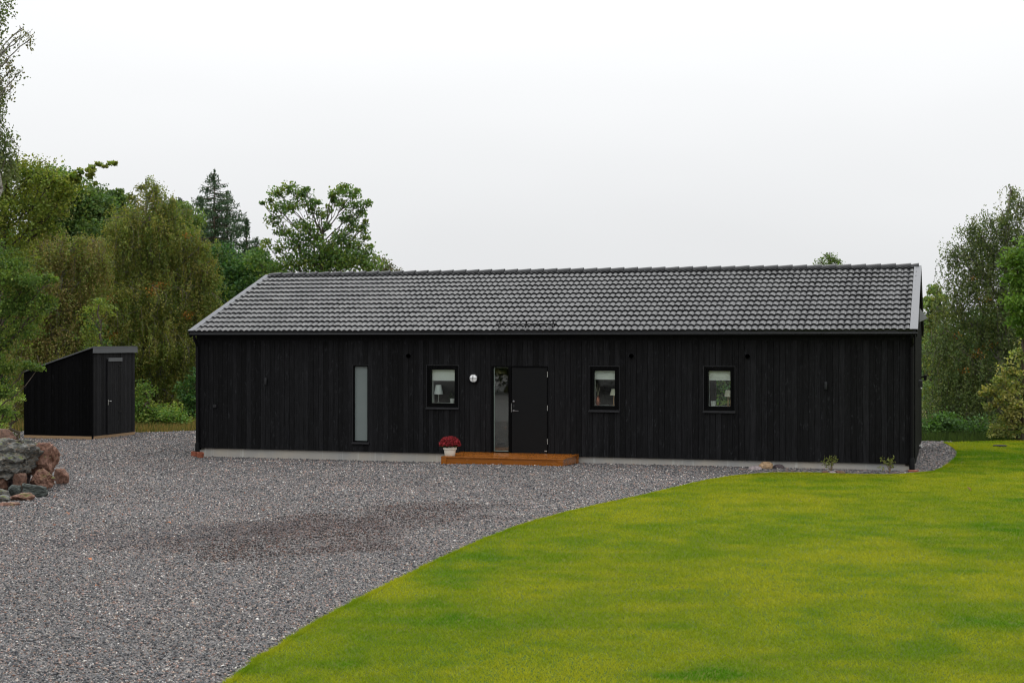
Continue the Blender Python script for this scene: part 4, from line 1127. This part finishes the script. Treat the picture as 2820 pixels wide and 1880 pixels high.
def spruce(label, sx, sy, D, wpx, seed, cols=((.028, .066, .026), (.042, .082, .028)), low=.06, group='trees beyond the house and shed'):
    r = np.random.default_rng(500+seed); top = S(sx, sy, D); base = np.array([top[0], D, 0]); H = top[2]; s = D*K/FPX
    root = empty('spruce_tree', tuple(base)); tag(root, label, 'tree', group)
    segs = [(np.array([base+[0, 0, -.2], base+[0, 0, H*.5], top]), np.array([H*.016, H*.009, .01]))]
    C = []; Dr = []
    z = H*low; tw = []
    while z < H-.12:
        u = 1-z/H; Rr = wpx*s*(u**.78)*r.uniform(.8, 1.12)+.06
        nb = int(5+7*u**.5)
        z0_ = z
        for k in range(nb):
            z = z0_+r.uniform(-.28, .28)*(.3+u); a = r.uniform(0, 6.28); rl = Rr*r.uniform(.6, 1.15)
            d = np.array([math.cos(a), math.sin(a), 0]); n = max(10, int(rl*48))
            t = r.random(n)**.7
            zz = z+.06-.18*rl*t+.20*rl*t**3+(r.normal(0, .03, n))
            off = r.normal(0, 1, n)*(.09+.20*rl*t*(1-t))
            p = base+d*(rl*t)[:, None]+np.array([-d[1], d[0], 0])*off[:, None]; p[:, 2] = zz-np.abs(off)*.25-r.random(n)*.12
            C.append(p)
            q = np.linspace(0, 1, 5)[:, None]; bb = base+d*rl*q; bb[:, 2] = z+.06-.18*rl*q[:, 0]+.20*rl*q[:, 0]**3; tw.append((bb, np.linspace(.02, .004, 5)))
        z = z0_+.26+.30*u
    # leader
    C.append(np.stack([r.normal(0, .04, 50)+top[0], r.normal(0, .04, 50)+D, top[2]-r.random(50)*.8+.05], 1))
    C = np.vstack(C); N = len(C)
    v, f = leafquads(C, r.uniform(.14, .26, N), r.uniform(.035, .06, N), up=.6, rngl=r, droop=.5)
    cols = np.array(cols); c = cols[r.integers(0, len(cols), N)]*r.uniform(.6, 1.4, (N, 1))
    np_mesh('crown', v-base, f, M_NEEDLE, root, np.repeat(c, 4, 0))
    V, F = tubes_np(segs, 8); np_mesh('trunk', V-base, F, M_BARK, root); V, F = tubes_np(tw, 4); np_mesh('branches', V-base, F, M_BARK, root)

GR = 'trees beyond the house and shed'
OL = [(.072, .080, .020), (.088, .086, .022), (.058, .072, .018), (.105, .084, .024)]       # olive
GN = [(.036, .060, .017), (.052, .072, .020), (.030, .048, .018), (.06, .07, .02)]
DG = [(.022, .048, .018), (.030, .060, .020), (.040, .068, .018)]
BR = [(.088, .064, .026), (.10, .068, .028), (.078, .072, .022)]
YG = [(.11, .13, .022), (.085, .11, .020), (.14, .14, .03)]
OR_ = (.36, .16, .03)
# --- left side
tree('birch_tree', 'tall dark birch rising out of the picture at the far left edge', -75, 34,
     [(-40, -40, 60, 50), (-35, 40, 40, 40), (-22, 110, 28, 30), (-25, 190, 34, 45), (-16, 260, 30, 40), (-8, 315, 34, 35), (5, 355, 40, 28), (-60, 300, 50, 90), (-60, 150, 45, 90)],
     [(.045, .055, .022), (.06, .062, .028), (.05, .06, .03)], (.060, .045), 1.1, 'birch', M_BIRCH, .12, 1.9, 1, trunk_top=(-55, -150), sigma=.14, group='trees at the left edge')
def free_branch(root_name, label, D, path, lobes, cols, leaf, seed, group, dens=1, sig=.1, style='oak'):
    return tree(root_name, label, path[0], D, lobes, cols, leaf, dens, style, M_BARK, .03, 1, seed, group, sigma=sig)
tree('birch_tree', 'thin birch with bare arching shoots beside the tall dark birch', -32, 33,
     [(52, 66, 12, 9), (62, 74, 13, 9), (70, 88, 6, 9), (40, 88, 8, 12), (16, 140, 8, 6), (34, 152, 12, 22), (18, 170, 10, 10), (28, 200, 6, 20), (46, 165, 8, 22), (5, 175, 10, 12)],
     [(.05, .055, .028), (.065, .06, .03), (.09, .07, .04)], (.052, .038), .5, 'birch', M_BIRCH, .06, .8, 2, trunk_top=(-14, 60), sigma=.07, group='trees at the left edge', m_per=26)
tree('oak_tree', 'olive-green oak with one long branch reaching right over the shed', -30, 38,
     [(20, 405, 50, 34), (80, 395, 45, 28), (122, 415, 38, 32), (150, 440, 30, 24), (60, 460, 60, 40), (20, 500, 55, 45), (125, 480, 38, 28), (90, 520, 40, 30), (30, 570, 45, 40), (148, 412, 14, 12, 2), (162, 406, 10, 9, 10), (175, 400, 9, 8, 11), (187, 395, 7, 7, 12), (199, 389, 8, 9, 13), (212, 385, 9, 10, 14), (226, 382, 8, 8, 15), (241, 380, 8, 8, 16), (254, 377, 8, 7, 17), (265, 377, 4, 4, 18), (204, 399, 6, 7, 14), (212, 409, 5, 8, 20), (218, 419, 4, 5, 21), (182, 409, 6, 8, 12), (172, 416, 9, 9, 11), (-40, 450, 60, 90), (-30, 600, 50, 60)],
     [(.075, .088, .018), (.06, .082, .016), (.09, .085, .02), (.12, .12, .022)], (.072, .05), 1.1, 'oak', M_BARK, .17, 2.0, 3, sigma=.19, group='trees at the left edge', trunk_top=(15, 400))
tree('oak_tree', 'rich green young oak growing right beside the left end of the shed', -18, 36,
     [(-20, 600, 50, 40), (25, 610, 34, 20), (70, 645, 40, 14), (118, 640, 16, 8), (20, 640, 46, 30), (62, 668, 42, 26), (15, 700, 50, 36), (80, 712, 34, 26), (108, 690, 20, 14), (38, 755, 40, 26), (4, 790, 36, 32), (18, 845, 30, 20), (66, 842, 22, 8), (2, 900, 26, 30), (88, 846, 12, 3), (10, 950, 14, 20)],
     [(.045, .068, .016), (.058, .078, .016), (.035, .056, .016), (.085, .095, .02)], (.062, .042), 1.4, 'oak', M_BARK, .075, 2.0, 4, sigma=.18, group='trees at the left edge')
tree('broadleaf_tree', 'mid-green leafy tree standing behind the long oak branch', 175, 60,
     [(130, 405, 34, 24), (90, 430, 50, 40), (165, 450, 44, 36), (200, 470, 36, 34), (130, 500, 60, 50), (205, 530, 60, 46), (150, 590, 70, 60), (235, 480, 26, 24), (215, 620, 60, 60), (90, 560, 60, 60)],
     GN, (.11, .075), 1.5, 'oak', M_BARK, .24, 1.35, 5, GR, sigma=.36)
tree('broadleaf_tree', 'green tree with pointed tips between the oak branch and the big birch', 275, 63,
     [(215, 455, 30, 24), (240, 470, 26, 20), (195, 500, 40, 34), (420, 500, 34, 34), (400, 480, 20, 18), (385, 520, 40, 34), (270, 460, 20, 22), (283, 450, 10, 18), (250, 490, 34, 30), (290, 500, 34, 34), (230, 530, 40, 40), (275, 570, 50, 50), (260, 650, 60, 60), (300, 620, 50, 60)],
     GN+[(.06, .085, .02)], (.11, .075), 1.5, 'oak', M_BARK, .22, 1.35, 6, GR, sigma=.34)
tree('birch_tree', 'rust-brown birch behind the roof of the shed', 130, 52,
     [(212, 555, 30, 26), (236, 600, 26, 26), (190, 545, 14, 12), (85, 545, 16, 12), (140, 538, 14, 12), (110, 570, 45, 40), (165, 580, 45, 40), (200, 620, 40, 40), (130, 650, 60, 50), (190, 700, 50, 50), (110, 730, 55, 50), (170, 790, 60, 60), (100, 830, 60, 60), (60, 640, 40, 60), (140, 880, 70, 60), (230, 860, 60, 50), (60, 780, 50, 60), (60, 900, 50, 60)],
     BR+[(.08, .082, .022), (.07, .08, .02)], (.066, .046), 1.4, 'birch', M_BIRCH, .10, 1.7, 7, GR, sigma=.30)
tree('birch_tree', 'large olive-brown weeping birch with a pale trunk between shed and house', 345, 56,
     [(343, 418, 12, 12), (352, 432, 20, 14), (345, 450, 30, 24), (324, 424, 9, 10), (376, 462, 22, 20), (300, 488, 34, 22), (396, 496, 36, 24), (260, 560, 34, 34), (245, 700, 34, 44), (235, 880, 36, 40), (480, 600, 22, 30), (488, 720, 22, 40), (205, 560, 16, 12), (252, 520, 14, 12), (425, 478, 14, 12), (478, 556, 16, 12), (500, 640, 14, 12), (506, 700, 12, 14), (302, 452, 11, 10), (398, 462, 11, 9), (232, 590, 16, 14), (494, 780, 16, 20), (340, 500, 66, 36), (300, 545, 62, 44), (390, 540, 58, 44), (440, 560, 34, 34), (345, 590, 90, 50), (285, 620, 66, 50), (430, 620, 60, 50), (345, 670, 110, 60), (270, 720, 70, 50), (455, 690, 46, 50), (470, 640, 30, 40), (350, 760, 120, 60), (460, 760, 44, 50), (300, 830, 70, 60), (400, 850, 75, 60), (340, 920, 90, 50), (420, 930, 60, 44), (300, 930, 50, 50), (250, 640, 46, 46), (240, 790, 50, 50)],
     OL, (.066, .046), 1.5, 'birch', M_BIRCH, .13, 1.6, 8, GR, sigma=.34, trunk_top=(335, 410), depth=.75,
     spot=[(370, 665, 18, OR_), (440, 725, 14, OR_), (392, 655, 10, OR_), (270, 690, 10, OR_), (435, 545, 10, OR_), (280, 770, 10, OR_), (300, 875, 12, (.16, .11, .02))])
tree('broadleaf_tree', 'bright yellow-green small tree behind the shed roof', 235, 51,
     [(228, 694, 22, 14), (205, 722, 26, 16), (248, 712, 18, 14), (225, 745, 30, 16), (195, 770, 30, 18), (245, 790, 16, 14), (265, 822, 18, 12), (215, 800, 26, 18)], YG+GN+[(.08, .085, .02)], (.075, .05), .8, 'oak', M_BARK, .06, 1.0, 9, GR, sigma=.22)
spruce('tallest pointed spruce between the big birch and the leafy tree', 492, 393, 70, 240, 1)
spruce('second narrower spruce leaning against the tallest spruce', 522, 440, 72, 210, 2)
spruce('small spruce with a ragged top left of the tallest spruce', 462, 450, 73, 215, 3)
spruce('broad low spruce right of the tallest spruce', 566, 500, 68, 40, 4)
spruce('slender spruce filling the gap left of the ragged spruce', 436, 475, 75, 150, 6)
spruce('dark spruce between the tallest spruce and the forked oak', 590, 545, 69, 190, 7)
spruce('small spruce top showing just right of the big birch', 412, 455, 74, 110, 5)
tree('broadleaf_tree', 'dark green leafy tree touching the left roof edge', 545, 60,
     [(500, 590, 30, 30), (520, 640, 44, 40), (570, 620, 40, 40), (600, 600, 24, 30), (550, 690, 60, 50), (490, 680, 34, 50), (600, 660, 40, 40), (520, 740, 60, 60), (610, 640, 30, 30)],
     DG+[(.045, .068, .02)], (.11, .075), 1.6, 'oak', M_BARK, .25, 1.1, 10, GR, sigma=.34)
tree('oak_tree', 'airy green oak with a forked crown above the left of the roof', 745, 58,
     [(640, 445, 17, 13), (668, 430, 16, 11), (692, 452, 18, 13), (706, 434, 9, 13), (640, 478, 18, 14), (670, 478, 18, 14), (712, 474, 15, 13), (622, 462, 7, 6), (604, 467, 5, 4), (722, 462, 12, 10), (735, 492, 12, 10),
      (630, 506, 17, 12), (652, 530, 17, 12), (700, 520, 26, 18), (680, 552, 26, 20), (722, 548, 22, 16), (745, 520, 13, 8), (612, 560, 12, 13), (640, 570, 12, 10), (710, 590, 28, 20), (668, 600, 30, 22),
      (795, 428, 9, 10), (780, 444, 15, 12), (806, 446, 18, 13), (823, 436, 6, 5), (765, 462, 9, 8), (790, 470, 16, 12), (822, 472, 18, 12), (845, 468, 10, 8), (828, 490, 12, 9), (757, 478, 6, 8), (762, 446, 8, 8),
      (800, 498, 16, 12), (812, 520, 15, 13), (836, 526, 10, 10), (782, 545, 18, 14), (842, 545, 8, 7), (850, 566, 8, 6), (838, 508, 6, 5), (805, 560, 24, 16), (760, 575, 30, 22), (830, 588, 28, 20), (790, 600, 44, 28), (740, 610, 50, 30), (640, 625, 34, 20), (850, 610, 26, 18), (590, 600, 18, 20)],
     [(.042, .070, .020), (.055, .082, .020), (.034, .056, .02), (.078, .088, .02)], (.10, .07), 1.5, 'oak', M_BARK, .22, 1.9, 11, GR, sigma=.26, sigk=.62, trunk_top=(740, 520), depth=1.1, m_per=22)
tree('birch_tree', 'thin brownish birch top just right of the forked oak', 882, 60, [(880, 592, 15, 14), (872, 604, 18, 12), (895, 606, 10, 8), (884, 620, 26, 16), (912, 622, 8, 4)], [(.06, .05, .03), (.08, .06, .035), (.05, .055, .025)], (.08, .055), .7, 'birch', M_BARK, .07, 2.0, 12, GR, sigma=.16, m_per=24)
tree('birch_tree', 'small round birch top peeping over the ridge', 1908, 62, [(1900, 594, 12, 12), (1884, 600, 10, 8), (1916, 590, 10, 12), (1930, 598, 9, 9), (1906, 579, 6, 7), (1892, 584, 5, 5), (1908, 608, 30, 9), (1908, 640, 40, 24)], [(.05, .075, .022), (.065, .085, .025), (.045, .06, .02)], (.07, .05), .9, 'birch', M_BARK, .1, 2.4, 13, GR, sigma=.2, m_per=28)
# --- right side
tree('birch_tree', 'large dark green weeping birch right of the house', 2290, 50,
     [(2330, 440, 20, 18), (2345, 470, 30, 28), (2300, 482, 26, 24), (2262, 500, 26, 22), (2320, 520, 40, 36), (2226, 522, 22, 16), (2350, 560, 50, 44), (2250, 545, 40, 34), (2200, 560, 24, 20), (2196, 590, 26, 24), (2240, 610, 44, 36), (2300, 600, 50, 40), (2210, 650, 40, 34), (2270, 670, 56, 44), (2340, 660, 50, 50),
      (2195, 700, 44, 34), (2250, 740, 60, 44), (2310, 760, 56, 44), (2180, 760, 44, 34), (2165, 810, 34, 30), (2215, 820, 60, 44), (2290, 840, 66, 50), (2160, 870, 34, 40), (2220, 900, 60, 44), (2170, 940, 44, 40), (2260, 950, 60, 40), (2340, 800, 50, 60), (2250, 860, 60, 50), (2230, 960, 60, 40), (2150, 960, 40, 40), (2280, 570, 40, 36), (2400, 600, 70, 120), (2400, 850, 70, 120)],
     [(.042, .055, .022), (.055, .066, .024), (.036, .046, .020), (.068, .070, .025)], (.062, .044), 1.4, 'birch', M_BIRCH, .15, 1.6, 14, 'trees right of the house', sigma=.30, trunk_top=(2322, 430), depth=.8,
     spot=[(2267, 795, 12, OR_), (2235, 812, 12, OR_), (2258, 690, 8, OR_), (2228, 640, 6, OR_), (2195, 770, 8, OR_), (2205, 850, 8, OR_)])
tree('maple_tree', 'bright green maple cut by the right edge of the picture', 2400, 38,
     [(2335, 585, 26, 16), (2350, 610, 36, 26), (2330, 640, 18, 20), (2350, 660, 40, 30), (2335, 700, 34, 22), (2340, 735, 24, 20), (2345, 765, 20, 12), (2395, 600, 50, 60), (2400, 700, 50, 60)],
     [(.052, .088, .014), (.064, .092, .016), (.042, .074, .014)], (.075, .058), 1.3, 'oak', M_BARK, .12, 1.9, 15, 'trees right of the house', sigma=.18)
tree('oak_tree', 'yellowing low oak at the right edge above the lawn', 2345, 43.5,
     [(2325, 850, 26, 16), (2300, 872, 20, 14), (2275, 895, 20, 12), (2340, 890, 34, 22), (2310, 915, 28, 18), (2280, 935, 16, 10), (2345, 940, 40, 24), (2310, 955, 26, 16), (2290, 985, 22, 16), (2340, 985, 36, 20), (2258, 905, 10, 6), (2350, 810, 28, 30)],
     [(.12, .105, .035), (.10, .10, .03), (.15, .12, .04), (.07, .085, .028)], (.085, .06), .85, 'oak', M_BARK, .10, 1.8, 16, 'trees right of the house', sigma=.19)
tree('broadleaf_tree', 'pale green tree peeking out behind the gable', 2138, 62,
     [(2150, 668, 14, 12), (2165, 680, 14, 12), (2136, 700, 22, 20), (2160, 720, 26, 24), (2130, 740, 26, 24), (2150, 780, 34, 30), (2140, 830, 34, 34), (2150, 900, 40, 40), (2140, 960, 40, 40)],
     [(.06, .085, .03), (.08, .10, .035), (.05, .07, .03), (.12, .115, .035)], (.13, .09), 1.0, 'oak', M_BARK, .16, 1.3, 17, 'trees right of the house', sigma=.28)
# --- fill of the wood behind
fills = [(-60, 78, 560, 'dark dense tree far back at the left edge of the wood'), (60, 82, 600, 'dark dense tree far back behind the brown birch'), (180, 76, 590, 'dark dense tree far back behind the shed'), (300, 84, 570, 'dark dense tree far back behind the big birch'),
         (420, 78, 590, 'dark dense tree far back between birch and spruces'), (560, 84, 640, 'dark dense tree far back behind the left roof edge')]
for i, (sx_, D_, ty, lb) in enumerate(fills):
    rr = np.random.default_rng(900+i); lob = []
    for yy in np.arange(ty, 1000, 60):
        for k in range(3): lob.append((sx_+rr.uniform(-75, 75)*(1 if yy > ty+30 else .4), yy+rr.uniform(-15, 15), 52, 44))
    tree('broadleaf_tree', lb, sx_, D_, lob, DG, (.24, .16), .8, 'oak', M_BARK, .25, .65, 50+i, GR, sigma=.5)
for i, (sx_, D_, ty, lb) in enumerate([(2170, 74, 800, 'dark low tree far behind the weeping birch'), (2300, 70, 760, 'dark tree far behind the middle of the weeping birch'), (2420, 66, 700, 'dark tree far behind the bright maple')]):
    rr = np.random.default_rng(950+i); lob = []
    for yy in np.arange(ty, 1010, 55):
        for k in range(3): lob.append((sx_+rr.uniform(-70, 70), yy+rr.uniform(-15, 15), 50, 42))
    tree('broadleaf_tree', lb, sx_, D_, lob, DG, (.22, .15), .8, 'oak', M_BARK, .25, .7, 60+i, 'trees right of the house', sigma=.45)
# undergrowth
tree('bush', 'green bush at the foot of the big birch beside the shed', 360, 51.5, [(330, 985, 26, 12), (375, 980, 26, 14), (420, 982, 22, 12), (312, 965, 12, 18), (330, 940, 30, 24), (360, 955, 30, 22), (390, 950, 26, 22), (420, 960, 26, 18), (345, 975, 34, 14), (330, 900, 20, 24)], [(.06, .09, .02), (.045, .075, .018), (.09, .10, .022)], (.085, .055), .9, 'oak', M_BARK, .03, 2, 70, GR, 'bush', sigma=.22)
tree('bush', 'dark green bush at the left corner of the house', 440, 54, [(440, 930, 18, 34), (448, 880, 16, 34), (425, 900, 16, 30)], DG, (.10, .07), .9, 'oak', M_BARK, .03, 2, 71, GR, 'bush', sigma=.24)
tree('bush', 'pale green bush between the rock pile and the shed', 40, 41, [(8, 935, 22, 24), (32, 912, 14, 16), (26, 955, 14, 18), (0, 975, 20, 20)], [(.10, .13, .03), (.07, .10, .025), (.13, .13, .04)], (.07, .045), .8, 'oak', M_BARK, .03, 2, 72, 'trees at the left edge', 'bush', sigma=.18)
tree('bush', 'dark undergrowth bush beneath the weeping birch', 2220, 47, [(2160, 975, 34, 26), (2200, 980, 34, 26), (2250, 985, 34, 24), (2300, 990, 34, 20), (2340, 995, 34, 16), (2140, 985, 20, 20), (2130, 1000, 24, 12), (2170, 1003, 24, 12), (2215, 1003, 26, 12), (2260, 1005, 26, 10), (2310, 1006, 26, 10), (2350, 1006, 26, 10)], [(.03, .055, .018), (.04, .07, .018), (.025, .045, .016)], (.09, .06), .9, 'oak', M_BARK, .03, 1.7, 73, 'trees right of the house', 'bush', sigma=.24)
tree('broadleaf_tree', 'green tree behind the house seen through the clear window', 1665, 62, [(1620, 900, 50, 40), (1680, 880, 50, 50), (1650, 950, 60, 40), (1720, 920, 40, 40), (1660, 830, 50, 40)], [(.07, .11, .03), (.10, .13, .03), (.05, .09, .04)], (.15, .10), 1, 'oak', M_BARK, .1, 1.3, 74, GR, sigma=.32)
# rough grass at the forest edge
def rough_grass(name, label, regions, cols, seed):
    r = np.random.default_rng(seed); V = []; Cc = []
    for (x0, x1, y0, y1, n, h0, h1) in regions:
        p = np.stack([r.uniform(x0, x1, n), r.uniform(y0, y1, n)], 1); p = p[~inside(gp, p)]; p = p[~inside(lawn_poly, p)]; n = len(p)
        if n == 0: continue
        h = r.uniform(h0, h1, n); a = r.uniform(0, 6.28, n); w_ = .014; ln = r.normal(0, .25, (n, 2))*h[:, None]
        A = np.stack([p[:, 0]-np.cos(a)*w_, p[:, 1]-np.sin(a)*w_, np.full(n, -.09)], 1); B = np.stack([p[:, 0]+np.cos(a)*w_, p[:, 1]+np.sin(a)*w_, np.full(n, -.09)], 1)
        T = np.stack([p[:, 0]+ln[:, 0], p[:, 1]+ln[:, 1], h-.03], 1); V.append(np.stack([A, B, T], 1).reshape(-1, 3))
        c = np.array(cols)[r.integers(0, len(cols), n)]*r.uniform(.7, 1.3, (n, 1)); Cc.append(np.repeat(c, 3, 0))
    v = np.vstack(V); tag(np_mesh(name, v, np.arange(len(v)).reshape(-1, 3), M_BLADE, col=np.vstack(Cc)), label, kind='stuff')
rough_grass('dry_grass', 'tall dry yellow grass at the forest edge', [(-14, -5, 48, 58, 30000, .06, .24), (-20, -13, 38, 58, 30000, .12, .4)], [(.20, .15, .06), (.14, .13, .04), (.24, .15, .06), (.08, .10, .03)], 1)
rough_grass('undergrowth', 'dark low undergrowth below the trees', [(8, 30, 42.5, 50, 40000, .06, .25), (-30, -14, 40, 60, 20000, .1, .4)], [(.03, .05, .018), (.05, .08, .02), (.04, .06, .02)], 2)
# the wood goes on to both sides and behind: one far mass
r = np.random.default_rng(77); tips = []
for (xa, ya, xb, yb, n, hm) in [(-60, 44, -40, 84, 900, 11), (38, 78, 80, 60, 600, 10), (-60, 44, -52, 0, 500, 11)]:
    t = r.random(n); x = xa+(xb-xa)*t+r.uniform(-3, 3, n); y = ya+(yb-ya)*t+r.uniform(-3, 3, n); hh = hm*(.75+.25*np.sin(x*.9+y*.7)+.1*np.sin(x*2.3)); tips.append(np.stack([x, y, hh*r.random(n)**.7], 1))
tips = np.vstack(tips); C = (tips[:, None]+np.clip(r.normal(0, 1, (len(tips), 70, 3)), -1.6, 1.6)*np.array([1.1, 1.1, .8])).reshape(-1, 3); C = C[C[:, 2] > 0]
v, f = leafquads(C, r.uniform(.22, .36, len(C)), .18, rngl=r)
tag(np_mesh('woodland', v, f, M_LEAF, col=np.repeat(np.array(GN+OL)[r.integers(0, 8, len(C))]*r.uniform(1.2, 2.2, (len(C), 1)), 4, 0)), 'far wood of mixed trees closing the view beyond the yard', kind='stuff')
# --- wood on the camera's side of the yard (mirrored in the windows)
for i, (x, y, H, lb) in enumerate([(-26, -4, 13, 'green tree on the camera side of the yard, nearest the rocks'), (-33, 3, 14, 'green tree on the camera side of the yard, second from the rocks'), (-21, -11, 13, 'green tree on the camera side of the yard, behind the photographer'),
                                   (-38, -8, 15, 'tall green tree deep on the camera side of the yard'), (-28, -17, 15, 'tall green tree farthest behind the photographer')]):
    rr = np.random.default_rng(70+i); s_ = 40*K/FPX
    root = empty('broadleaf_tree', (x, y, 0)); tag(root, lb, 'tree', 'trees behind the camera')
    T = 1100; u = rr.normal(0, 1, (T, 3)); u /= np.linalg.norm(u, axis=1)[:, None]; tp = u*np.array([4.2, 4.2, H*.46])*rr.random((T, 1))**.4+np.array([0, 0, H*.52]); tp[:, 2] = np.maximum(tp[:, 2], .5)
    C = (tp[:, None]+rr.normal(0, .45, (T, 22, 3))).reshape(-1, 3); v, f = leafquads(C, .3, .2, rngl=rr)
    np_mesh('crown', v, f, M_LEAF, root, np.repeat(np.array(GN+OL)[rr.integers(0, 7, len(C))]*rr.uniform(.7, 1.3, (len(C), 1)), 4, 0))
    V, F = tubes_np([(np.array([[0, 0, -.2], [.1, 0, H*.4], [0, .1, H*.9]]), np.array([.3, .2, .04]))], 8); np_mesh('trunk', V, F, M_BARK, root)
